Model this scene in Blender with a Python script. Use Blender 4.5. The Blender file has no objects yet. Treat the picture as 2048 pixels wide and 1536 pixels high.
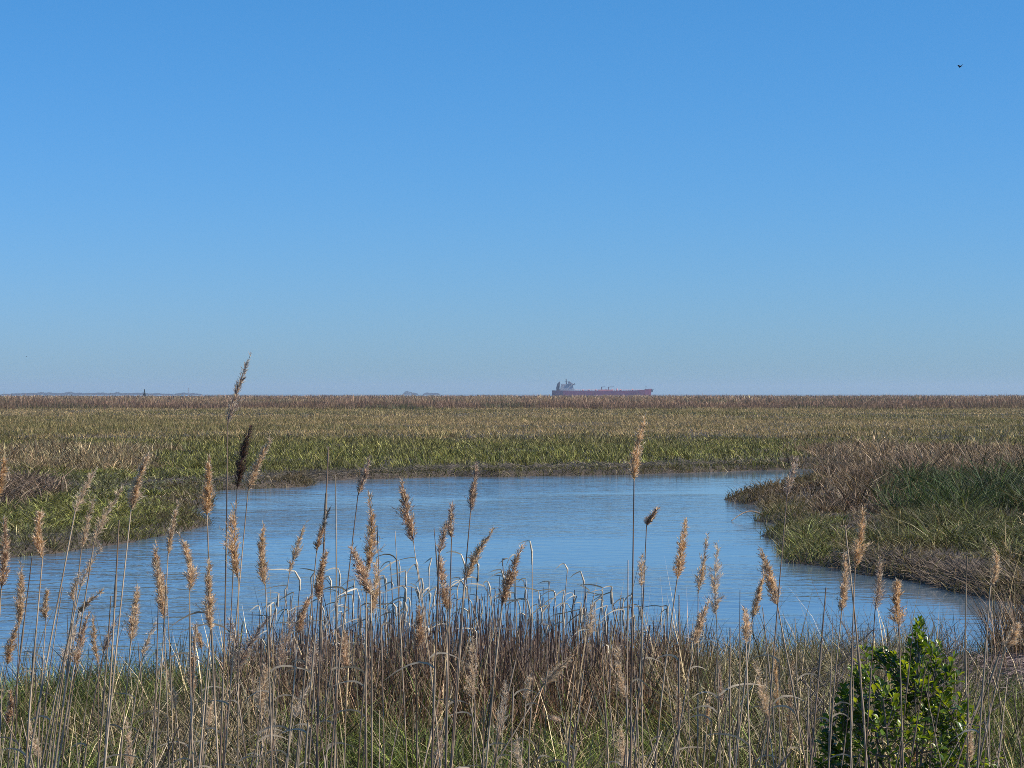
import bpy, bmesh, math, random
import numpy as np
from mathutils import Vector, Matrix

# ------------------------------------------------------------------ camera, sky, sun, exposure
F = 77.0 / 36.0 * 2048.0          # focal length in photo pixels (77 mm equivalent)
CX, HZ, EYE = 1024.0, 788.0, 4.0  # principal column, horizon row, eye height above the water
SUN_AZ, SUN_EL = 102.0, 44.0       # degrees clockwise from the view direction (+Y), elevation
sc = bpy.context.scene
COL = sc.collection
cam_d = bpy.data.cameras.new('camera')
cam_d.lens = 77.0; cam_d.sensor_width = 36.0; cam_d.sensor_fit = 'HORIZONTAL'
cam_d.shift_y = (HZ - 768.0) / 2048.0
cam_d.clip_start = 0.1; cam_d.clip_end = 40000.0
cam = bpy.data.objects.new('camera', cam_d); COL.objects.link(cam)
cam.location = (0, 0, EYE); cam.rotation_euler = (math.pi / 2, 0, 0)
sc.camera = cam

world = bpy.data.worlds.new('World'); sc.world = world; world.use_nodes = True
wn = world.node_tree.nodes; wl = world.node_tree.links
bg = wn['Background']
sky = wn.new('ShaderNodeTexSky'); sky.sky_type = 'NISHITA'; sky.sun_disc = False
sky.sun_elevation = math.radians(SUN_EL); sky.sun_rotation = math.radians(SUN_AZ)
sky.altitude = 0.0; sky.air_density = 1.0; sky.dust_density = 0.3; sky.ozone_density = 10.0
hs = wn.new('ShaderNodeHueSaturation')
hs.inputs['Saturation'].default_value = 1.0; hs.inputs['Value'].default_value = 1.0
wb = wn.new('ShaderNodeMix'); wb.data_type = 'RGBA'; wb.blend_type = 'MULTIPLY'; wb.inputs[0].default_value = 1.0
wb.inputs[7].default_value = (0.495, 0.76, 1.0, 1)          # the camera's cool white balance
wl.new(sky.outputs[0], wb.inputs[6]); wl.new(wb.outputs[2], hs.inputs['Color'])
sep = wn.new('ShaderNodeSeparateColor'); com = wn.new('ShaderNodeCombineColor'); wl.new(hs.outputs[0], sep.inputs[0])
for ch, (ref, ex) in enumerate(((1.41, 1.22), (3.1, 0.80), (5.3, 0.95))):      # the camera's colour response
    dv = wn.new('ShaderNodeMath'); dv.operation = 'DIVIDE'; dv.inputs[1].default_value = ref
    pw = wn.new('ShaderNodeMath'); pw.operation = 'POWER'; pw.inputs[1].default_value = ex
    ml = wn.new('ShaderNodeMath'); ml.operation = 'MULTIPLY'; ml.inputs[1].default_value = ref
    wl.new(sep.outputs[ch], dv.inputs[0]); wl.new(dv.outputs[0], pw.inputs[0]); wl.new(pw.outputs[0], ml.inputs[0]); wl.new(ml.outputs[0], com.inputs[ch])
wl.new(com.outputs[0], bg.inputs['Color'])
bg.inputs['Strength'].default_value = 0.099

sun_d = bpy.data.lights.new('sun', 'SUN'); sun_d.energy = 5.0; sun_d.angle = math.radians(0.5)
sun_d.color = (1.0, 0.91, 0.77)
sun = bpy.data.objects.new('sun', sun_d); COL.objects.link(sun); sun.location = (30, 0, 40)
a, e = math.radians(SUN_AZ), math.radians(SUN_EL)
sun_dir = Vector((math.sin(a) * math.cos(e), math.cos(a) * math.cos(e), math.sin(e)))
sun.rotation_euler = sun_dir.to_track_quat('Z', 'Y').to_euler()
vs = sc.view_settings
vs.view_transform = 'Standard'; vs.look = 'None'; vs.exposure = 0.42; vs.gamma = 1.0; vs.use_curve_mapping = False
sc.render.engine = 'CYCLES'
sc.cycles.max_bounces = 8; sc.cycles.diffuse_bounces = 3; sc.cycles.glossy_bounces = 3
sc.cycles.transmission_bounces = 4; sc.cycles.volume_bounces = 1; sc.cycles.transparent_max_bounces = 8
sc.cycles.use_denoising = False
sc.cycles.filter_width = 0.85

# ------------------------------------------------------------------ helpers
def at(u, v, D):
    """world point seen at photo pixel u, v at the distance D"""
    return np.array(((u - CX) * D / F, D, EYE + (HZ - v) * D / F))

def on_water(u, v):
    D = EYE * F / (v - HZ)
    return ((u - CX) * D / F, D)

def hash2(ix, iy, seed):
    n = (ix.astype(np.int64) * 374761393 + iy.astype(np.int64) * 668265263 + seed * 1442695041) & 0x7fffffff
    n = ((n ^ (n >> 13)) * 1274126177) & 0x7fffffff
    n = ((n ^ (n >> 16)) * 2246822519) & 0x7fffffff
    return ((n ^ (n >> 15)) & 0xffffff) / float(0xffffff)

def vnoise(x, y, seed=0):
    x = np.asarray(x, float); y = np.asarray(y, float)
    ix = np.floor(x); iy = np.floor(y); fx = x - ix; fy = y - iy
    fx = fx * fx * (3 - 2 * fx); fy = fy * fy * (3 - 2 * fy)
    a_ = hash2(ix, iy, seed); b_ = hash2(ix + 1, iy, seed); c_ = hash2(ix, iy + 1, seed); d_ = hash2(ix + 1, iy + 1, seed)
    return (a_ * (1 - fx) + b_ * fx) * (1 - fy) + (c_ * (1 - fx) + d_ * fx) * fy

def fbm(x, y, seed=0, octv=4):
    s = 0.0; amp = 0.5; tot = 0
    for k in range(octv):
        s = s + amp * vnoise(np.asarray(x) * 2 ** k + 17.3 * k, np.asarray(y) * 2 ** k - 9.1 * k, seed + k)
        tot += amp; amp *= 0.5
    return s / tot

def sstep(a_, b_, x):
    t = np.clip((np.asarray(x, float) - a_) / (b_ - a_), 0, 1)
    return t * t * (3 - 2 * t)

def mesh_np(name, V, quads=None, tris=None, col=None, smooth=False):
    me = bpy.data.meshes.new(name)
    V = np.asarray(V, np.float32).reshape(-1, 3)
    me.vertices.add(len(V)); me.vertices.foreach_set('co', V.ravel())
    loops = []; starts = []; tot = 0
    if quads is not None and len(quads):
        q = np.asarray(quads, np.int32); loops.append(q.ravel()); starts.append(np.arange(len(q)) * 4); tot = len(q) * 4
    if tris is not None and len(tris):
        t = np.asarray(tris, np.int32); loops.append(t.ravel()); starts.append(tot + np.arange(len(t)) * 3)
    L = np.concatenate(loops).astype(np.int32); S = np.concatenate(starts).astype(np.int32)
    me.loops.add(len(L)); me.loops.foreach_set('vertex_index', L)
    me.polygons.add(len(S)); me.polygons.foreach_set('loop_start', S)
    if smooth:
        me.polygons.foreach_set('use_smooth', np.ones(len(S), bool))
    me.update(calc_edges=True)
    if col is not None:
        at_ = me.color_attributes.new('Col', 'FLOAT_COLOR', 'POINT')
        c = np.ones((len(V), 4), np.float32); c[:, :3] = col
        at_.data.foreach_set('color', c.ravel())
    return me

def link(name, me, mat=None, parent=None, loc=None):
    o = bpy.data.objects.new(name, me); COL.objects.link(o)
    if mat is not None and me is not None and not me.materials:
        me.materials.append(mat)
    if parent is not None: o.parent = parent
    if loc is not None: o.location = loc
    return o

def tag(o, label=None, cat=None, group=None, kind=None):
    if label: o['label'] = label
    if cat: o['category'] = cat
    if group: o['group'] = group
    if kind: o['kind'] = kind
    return o

def empty(name, loc):
    o = bpy.data.objects.new(name, None); COL.objects.link(o); o.location = loc; o.empty_display_size = 0.1
    return o

class MB:
    """collects simple shapes into one mesh"""
    def __init__(s): s.V = []; s.Fc = []
    def add(s, V, Fc):
        n = len(s.V); s.V += [tuple(v) for v in V]; s.Fc += [tuple(i + n for i in f) for f in Fc]
    def box(s, x0, x1, y0, y1, z0, z1):
        s.add([(x0,y0,z0),(x1,y0,z0),(x1,y1,z0),(x0,y1,z0),(x0,y0,z1),(x1,y0,z1),(x1,y1,z1),(x0,y1,z1)],
              [(3,2,1,0),(4,5,6,7),(0,1,5,4),(1,2,6,5),(2,3,7,6),(3,0,4,7)])
    def tube(s, pts, rad, n=6, cap=True):
        V, q, t = tube_np(pts, rad, n)
        s.add(V.tolist(), [tuple(x) for x in q])
        if cap:
            m = len(V)
            s.Fc.append(tuple(range(len(s.V) - n, len(s.V))))
            s.Fc.append(tuple(range(len(s.V) - m + n - 1, len(s.V) - m - 1, -1)))
    def bar(s, a_, b_, r, n=5): s.tube([a_, b_], [r, r], n)
    def build(s, name, mat, parent=None, smooth=False):
        me = bpy.data.meshes.new(name); me.from_pydata(s.V, [], s.Fc); me.update()
        if smooth:
            me.polygons.foreach_set('use_smooth', np.ones(len(me.polygons), bool))
        return link(name, me, mat, parent)

def tube_np(pts, rad, n=5):
    P = np.asarray(pts, float); m = len(P)
    T = np.gradient(P, axis=0); T /= np.linalg.norm(T, axis=1)[:, None] + 1e-12
    ref = np.array((0.0, 1.0, 0.0)) if abs(T[0][1]) < 0.9 else np.array((1.0, 0, 0))
    A = np.cross(T, ref); A /= np.linalg.norm(A, axis=1)[:, None] + 1e-12
    B = np.cross(T, A)
    ang = np.arange(n) * 2 * math.pi / n
    R = np.broadcast_to(np.asarray(rad, float), (m,))
    V = P[:, None, :] + R[:, None, None] * (np.cos(ang)[None, :, None] * A[:, None, :] + np.sin(ang)[None, :, None] * B[:, None, :])
    i = np.arange(m - 1)[:, None] * n; j = np.arange(n)[None, :]; jn = (j + 1) % n
    q = np.stack([i + j, i + jn, i + n + jn, i + n + j], -1).reshape(-1, 4)
    return V.reshape(-1, 3), q, None

# ------------------------------------------------------------------ materials
def new_mat(name):
    m = bpy.data.materials.new(name); m.use_nodes = True
    return m, m.node_tree.nodes, m.node_tree.links, m.node_tree.nodes['Principled BSDF']

def veg_mat(name, transl=0.3, rough=0.6, spec=0.3, var=0.25, tint=(1.0, 0.95, 0.7), scale=40):
    m, n, l, p = new_mat(name)
    at_ = n.new('ShaderNodeAttribute'); at_.attribute_name = 'Col'
    nz = n.new('ShaderNodeTexNoise'); nz.inputs['Scale'].default_value = scale; nz.inputs['Detail'].default_value = 2
    tc = n.new('ShaderNodeTexCoord'); l.new(tc.outputs['Object'], nz.inputs['Vector'])
    mr = n.new('ShaderNodeMapRange'); mr.inputs[1].default_value = 0.3; mr.inputs[2].default_value = 0.7
    mr.inputs[3].default_value = 1 - var; mr.inputs[4].default_value = 1 + var
    l.new(nz.outputs[0], mr.inputs[0])
    vm = n.new('ShaderNodeVectorMath'); vm.operation = 'SCALE'
    l.new(at_.outputs['Color'], vm.inputs[0]); l.new(mr.outputs[0], vm.inputs['Scale'])
    l.new(vm.outputs[0], p.inputs['Base Color'])
    p.inputs['Roughness'].default_value = rough; p.inputs['Specular IOR Level'].default_value = spec
    tr = n.new('ShaderNodeBsdfTranslucent')
    tm = n.new('ShaderNodeMix'); tm.data_type = 'RGBA'; tm.blend_type = 'MULTIPLY'; tm.inputs[0].default_value = 1.0
    l.new(vm.outputs[0], tm.inputs[6]); tm.inputs[7].default_value = (*tint, 1)
    l.new(tm.outputs[2], tr.inputs['Color'])
    mx = n.new('ShaderNodeMixShader'); mx.inputs[0].default_value = transl
    l.new(p.outputs[0], mx.inputs[1]); l.new(tr.outputs[0], mx.inputs[2])
    l.new(mx.outputs[0], n['Material Output'].inputs['Surface'])
    return m

M_GRASS = veg_mat('marsh_grass_blades', 0.3, 0.55, 0.35)
M_PLUME = veg_mat('reed_plume_fluff', 0.5, 0.6, 0.25, tint=(1.0, 0.85, 0.65))
M_DEAD = veg_mat('dead_reed_leaf', 0.25, 0.5, 0.4)

def stem_mat(name, c0, c1, scale=(30, 30, 3)):
    m, n, l, p = new_mat(name)
    tc = n.new('ShaderNodeTexCoord'); mp = n.new('ShaderNodeMapping'); mp.inputs['Scale'].default_value = scale
    nz = n.new('ShaderNodeTexNoise'); nz.inputs['Scale'].default_value = 1.0; nz.inputs['Detail'].default_value = 4
    oi = n.new('ShaderNodeObjectInfo')
    va = n.new('ShaderNodeVectorMath'); va.operation = 'ADD'
    l.new(tc.outputs['Object'], mp.inputs[0]); l.new(mp.outputs[0], va.inputs[0]); l.new(oi.outputs['Location'], va.inputs[1])
    l.new(va.outputs[0], nz.inputs['Vector'])
    cr = n.new('ShaderNodeValToRGB'); cr.color_ramp.elements[0].position = 0.32; cr.color_ramp.elements[1].position = 0.68
    cr.color_ramp.elements[0].color = (*c0, 1); cr.color_ramp.elements[1].color = (*c1, 1)
    l.new(nz.outputs[0], cr.inputs[0]); l.new(cr.outputs[0], p.inputs['Base Color'])
    p.inputs['Roughness'].default_value = 0.45; p.inputs['Specular IOR Level'].default_value = 0.4
    return m

M_STEM = stem_mat('straw_reed_stem', (0.22, 0.15, 0.095), (0.62, 0.49, 0.34))
M_STEM_DARK = stem_mat('weathered_reed_stem', (0.075, 0.048, 0.034), (0.27, 0.19, 0.13))
M_TWIG = stem_mat('grey_twig_bark', (0.08, 0.06, 0.05), (0.22, 0.18, 0.15))

def flat_mat(name, c, rough=0.6, var=0.15, scale=0.3, metal=0.0):
    m, n, l, p = new_mat(name)
    tc = n.new('ShaderNodeTexCoord')
    nz = n.new('ShaderNodeTexNoise'); nz.inputs['Scale'].default_value = scale; nz.inputs['Detail'].default_value = 5
    l.new(tc.outputs['Object'], nz.inputs['Vector'])
    cr = n.new('ShaderNodeValToRGB'); cr.color_ramp.elements[0].position = 0.3; cr.color_ramp.elements[1].position = 0.7
    cr.color_ramp.elements[0].color = (*[x * (1 - var) for x in c], 1); cr.color_ramp.elements[1].color = (*[min(1, x * (1 + var)) for x in c], 1)
    l.new(nz.outputs[0], cr.inputs[0]); l.new(cr.outputs[0], p.inputs['Base Color'])
    p.inputs['Roughness'].default_value = rough; p.inputs['Metallic'].default_value = metal
    return m

def ground_mat():
    m, n, l, p = new_mat('marsh_mud_and_litter')
    tc = n.new('ShaderNodeTexCoord')
    n1 = n.new('ShaderNodeTexNoise'); n1.inputs['Scale'].default_value = 0.35; n1.inputs['Detail'].default_value = 8
    n2 = n.new('ShaderNodeTexNoise'); n2.inputs['Scale'].default_value = 9.0; n2.inputs['Detail'].default_value = 6
    l.new(tc.outputs['Object'], n1.inputs['Vector']); l.new(tc.outputs['Object'], n2.inputs['Vector'])
    c1 = n.new('ShaderNodeValToRGB'); c1.color_ramp.elements[0].position = 0.35; c1.color_ramp.elements[1].position = 0.65
    c1.color_ramp.elements[0].color = (0.035, 0.027, 0.022, 1); c1.color_ramp.elements[1].color = (0.085, 0.066, 0.05, 1)
    l.new(n1.outputs[0], c1.inputs[0])
    c2 = n.new('ShaderNodeValToRGB'); c2.color_ramp.elements[0].position = 0.35; c2.color_ramp.elements[1].position = 0.7
    c2.color_ramp.elements[0].color = (0.55, 0.52, 0.5, 1); c2.color_ramp.elements[1].color = (1.3, 1.25, 1.2, 1)
    l.new(n2.outputs[0], c2.inputs[0])
    mx = n.new('ShaderNodeMix'); mx.data_type = 'RGBA'; mx.blend_type = 'MULTIPLY'; mx.inputs[0].default_value = 1
    l.new(c1.outputs[0], mx.inputs[6]); l.new(c2.outputs[0], mx.inputs[7]); l.new(mx.outputs[2], p.inputs['Base Color'])
    p.inputs['Roughness'].default_value = 0.75
    b = n.new('ShaderNodeBump'); b.inputs['Strength'].default_value = 0.8; b.inputs['Distance'].default_value = 0.05
    l.new(n2.outputs[0], b.inputs['Height']); l.new(b.outputs[0], p.inputs['Normal'])
    return m

def water_mat():
    m, n, l, p = new_mat('rippled_creek_water')
    p.inputs['Base Color'].default_value = (0.085, 0.135, 0.19, 1)
    p.inputs['Roughness'].default_value = 0.06; p.inputs['IOR'].default_value = 1.42
    tc = n.new('ShaderNodeTexCoord')
    def noise(sc_, det, dist=0.0, mscale=(1, 1, 1), rot=0.0):
        mp = n.new('ShaderNodeMapping'); mp.inputs['Scale'].default_value = mscale; mp.inputs['Rotation'].default_value = (0, 0, rot)
        nz = n.new('ShaderNodeTexNoise'); nz.inputs['Scale'].default_value = sc_; nz.inputs['Detail'].default_value = det
        nz.inputs['Distortion'].default_value = dist
        l.new(tc.outputs['Object'], mp.inputs[0]); l.new(mp.outputs[0], nz.inputs['Vector'])
        return nz
    w1 = noise(1.5, 3, 0.4, (0.75, 1.15, 1), 0.25)
    w2 = noise(5.0, 2, 0.2, (0.8, 1.1, 1), -0.2)
    w3 = noise(0.10, 3, 0.6, (0.5, 1, 1))      # patches of stronger and weaker wind
    gust = n.new('ShaderNodeMapRange'); gust.inputs[1].default_value = 0.38; gust.inputs[2].default_value = 0.62
    gust.inputs[3].default_value = 0.25; gust.inputs[4].default_value = 1.2
    l.new(w3.outputs[0], gust.inputs[0])
    # the left, open part of the creek is more wind-ruffled than the sheltered right
    sx = n.new('ShaderNodeSeparateXYZ'); l.new(tc.outputs['Object'], sx.inputs[0])
    sh = n.new('ShaderNodeMapRange'); sh.inputs[1].default_value = -6.0; sh.inputs[2].default_value = 9.0
    sh.inputs[3].default_value = 1.5; sh.inputs[4].default_value = 0.22
    l.new(sx.outputs[0], sh.inputs[0])
    gm = n.new('ShaderNodeMath'); gm.operation = 'MULTIPLY'; l.new(gust.outputs[0], gm.inputs[0]); l.new(sh.outputs[0], gm.inputs[1])
    s2 = n.new('ShaderNodeMath'); s2.operation = 'MULTIPLY_ADD'; s2.inputs[1].default_value = 0.22
    l.new(w2.outputs[0], s2.inputs[0]); l.new(w1.outputs[0], s2.inputs[2])
    hm = n.new('ShaderNodeMath'); hm.operation = 'MULTIPLY'; l.new(s2.outputs[0], hm.inputs[0]); l.new(gm.outputs[0], hm.inputs[1])
    b = n.new('ShaderNodeBump'); b.inputs['Strength'].default_value = 1.0; b.inputs['Distance'].default_value = 0.06
    l.new(hm.outputs[0], b.inputs['Height']); l.new(b.outputs[0], p.inputs['Normal'])
    return m

M_GROUND = ground_mat(); M_WATER = water_mat()

# ------------------------------------------------------------------ creek plan and terrain
creek_px = [(-300,1160),(0,1118),(100,1110),(240,1088),(330,1072),(400,1054),(420,1045),(380,1031),(366,1024),(425,1012),(428,1003),
    (390,991),(444,981),(512,978),(608,974),(630,968),(634,962),(700,959),(800,957),(900,953),(1000,954),(1100,952),(1250,950),(1320,947),(1380,946),
    (1480,942),(1560,940),(1650,937),(1760,934),(1730,944),(1640,958),(1560,978),(1500,990),(1455,999),(1480,1006),(1520,1012),(1545,1028),
    (1502,1042),(1560,1050),(1600,1060),(1528,1066),(1538,1080),(1590,1087),(1545,1096),(1556,1112),(1572,1126),(1640,1132),(1730,1150),
    (1830,1163),(1920,1188),(2000,1203),(2060,1215),(2400,1238),(2400,1318),(2100,1322),(2000,1330),(1900,1348),(1700,1372),(1400,1384),
    (1000,1394),(600,1400),(300,1420),(0,1440),(-300,1455)]
POLY = np.array([on_water(u, v) for u, v in creek_px])

def creek_sd(x, y):
    """signed distance to the creek's shoreline: negative in the water"""
    x = np.asarray(x, float).ravel(); y = np.asarray(y, float).ravel()
    out = np.empty(len(x))
    A = POLY; B = np.roll(POLY, -1, axis=0)
    for s in range(0, len(x), 60000):
        px = x[s:s + 60000, None]; py = y[s:s + 60000, None]
        ex = B[:, 0] - A[:, 0]; ey = B[:, 1] - A[:, 1]
        t = np.clip(((px - A[:, 0]) * ex + (py - A[:, 1]) * ey) / (ex * ex + ey * ey), 0, 1)
        d = np.sqrt(((px - A[:, 0] - t * ex) ** 2 + (py - A[:, 1] - t * ey) ** 2).min(1))
        cond = ((A[:, 1] > py) != (B[:, 1] > py)) & (px < ex * (py - A[:, 1]) / np.where(ey == 0, 1e-9, ey) + A[:, 0])
        ins = cond.sum(1) % 2 == 1
        out[s:s + 60000] = np.where(ins, -d, d)
    return out

def terrain(x, y, sd=None):
    x = np.asarray(x, float); y = np.asarray(y, float); shp = x.shape
    xf = x.ravel(); yf = y.ravel()
    if sd is None:
        sd = np.full(len(xf), 50.0)
        m = (yf > 15) & (yf < 140)
        if m.any(): sd[m] = creek_sd(xf[m], yf[m])
    n = fbm(xf * 0.6, yf * 0.6, 5, 3) - 0.5
    sdn = sd + n * 0.7 * (sd > -3)
    h = np.where(sdn < 0, -0.05 + np.maximum(sdn * 0.25, -0.7), 0.02 + 0.24 * sstep(0, 0.7, sdn) + 0.08 * sstep(1.5, 8, sdn))
    h = h + np.where(sdn > 0, 0.10 * n * sstep(0, 1.5, sdn), 0)
    h = h + np.where(sdn > 0, 0.95 * sstep(30, 8, yf), 0)
    h = h + 1.0 * sstep(9, 1, yf)
    h = np.where((yf > 4200) & (yf < 7000), -1.0, h)
    return h.reshape(shp)

rows = np.concatenate([np.arange(-8, 20, 1.0), np.arange(20, 122, 0.42), 122 * np.power(13000 / 122.0, np.linspace(0.004, 1, 110))])
cols = np.linspace(-0.62, 0.62, 300)
TT, YY = np.meshgrid(cols, rows)
XX = TT * (np.maximum(YY, 0) + 22)
ZZ = terrain(XX, YY)
V = np.stack([XX, YY, ZZ], -1).reshape(-1, 3)
nr, nc = XX.shape
i = (np.arange(nr - 1)[:, None] * nc + np.arange(nc - 1)[None, :])
quads = np.stack([i, i + 1, i + nc + 1, i + nc], -1).reshape(-1, 4)
g = link('ground', mesh_np('ground', V, quads, smooth=True), M_GROUND)
tag(g, 'brown marsh mud and litter running out flat to the horizon', 'ground', kind='structure')
w = MB(); w.add([(-90, 18, 0), (90, 18, 0), (90, 135, 0), (-90, 135, 0)], [(0, 1, 2, 3)])
tag(w.build('creek_water', M_WATER), 'blue rippled tidal creek winding through the marsh', 'water', kind='structure')
w = MB(); w.add([(-5200, 4210, 0), (5200, 4210, 0), (5200, 6990, 0), (-5200, 6990, 0)], [(0, 1, 2, 3)])
tag(w.build('river_water', M_WATER), 'far river beyond the marsh that carries the tanker', 'water', kind='structure')

# ------------------------------------------------------------------ grass blades
def blade_arrays(P, H, Wd, az, lean, curve, face, seg):
    """P base points; blades bend toward az; flat side along face"""
    N = len(P)
    dirx, diry = np.cos(az), np.sin(az); sx, sy = np.cos(face), np.sin(face)
    Vs = []
    for k in range(seg):
        t = k / seg
        off = (lean * t + curve * t * t) * H
        zz = H * (t - 0.45 * np.minimum(curve, 1.2) * t ** 2.5)
        wd = Wd * 0.5 * (1 - t) ** 0.5 * (0.8 + 0.5 * t)
        c = np.stack([P[:, 0] + dirx * off, P[:, 1] + diry * off, P[:, 2] + zz], -1)
        s = np.stack([sx * wd, sy * wd, np.zeros(N)], -1)
        Vs += [c - s, c + s]
    off = (lean + curve) * H
    zz = H * (1 - 0.45 * np.minimum(curve, 1.2))
    Vs.append(np.stack([P[:, 0] + dirx * off, P[:, 1] + diry * off, P[:, 2] + zz], -1))
    V = np.stack(Vs, 1)                       # N, 2seg+1, 3
    m = 2 * seg + 1
    b = np.arange(N)[:, None] * m
    quads = np.concatenate([b + np.array([2 * k, 2 * k + 1, 2 * k + 3, 2 * k + 2]) for k in range(seg - 1)]) if seg > 1 else np.zeros((0, 4), int)
    tris = b + np.array([2 * seg - 2, 2 * seg - 1, 2 * seg])
    return V.reshape(-1, 3), quads, tris, m

def blades(name, P, H, Wd, az, lean, curve, col, seg, mat, label, cat, rng, face=None):
    if face is None: face = rng.uniform(0, math.pi, len(P))
    V, q, t, m = blade_arrays(P, H, Wd, az, lean, curve, face, seg)
    me = mesh_np(name, V, q, t, np.repeat(col * np.array((1.09, 1.02, 0.81)), m, axis=0))
    o = link(name, me, mat)
    return tag(o, label, cat, kind='stuff')

def mixc(c0, c1, t):
    t = np.asarray(t)[:, None]
    return np.asarray(c0) * (1 - t) + np.asarray(c1) * t

def setc(col, mask, new):
    m = np.asarray(mask, float)[:, None]
    return col * (1 - m) + new * m

TAN = (0.37, 0.285, 0.165); OLIVE = (0.19, 0.175, 0.075); GREEN = (0.18, 0.185, 0.065); DKGREEN = (0.04, 0.068, 0.028)
BROWN = (0.25, 0.175, 0.13); MAUVE = (0.27, 0.195, 0.175); GREYGREEN = (0.125, 0.14, 0.075); STRAW = (0.48, 0.41, 0.29)

def scatter(y0, y1, rho, rng, half=0.275, extra=3.0):
    A = half * (y1 * y1 - y0 * y0) + 2 * extra * (y1 - y0)
    N = int(A * rho)
    y = np.sqrt(rng.uniform(y0 * y0, y1 * y1, N)); x = rng.uniform(-1, 1, N) * (half * y + extra)
    return x, y

def tussocks(x, y, rng, per, rad, share):
    """gather a share of the blades into radiating clumps; returns what each blade then is"""
    N = len(x); nt = max(N // per, 1); ci = rng.integers(0, N, nt); cx, cy = x[ci].copy(), y[ci].copy()
    ti = rng.integers(0, nt, N); inn = rng.random(N) < share
    dx, dy = rng.normal(0, 1, N), rng.normal(0, 1, N); rr = rad * rng.uniform(.5, 1.5, nt)[ti]
    x = np.where(inn, cx[ti] + dx * rr, x); y = np.where(inn, cy[ti] + dy * rr, y)
    q = np.hypot(dx, dy)
    return x, y, inn, np.arctan2(dy, dx), q, rng.uniform(.55, 1.5, nt)[ti], rng.uniform(.55, 1.4, nt)[ti], rng.random(nt)[ti]

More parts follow.
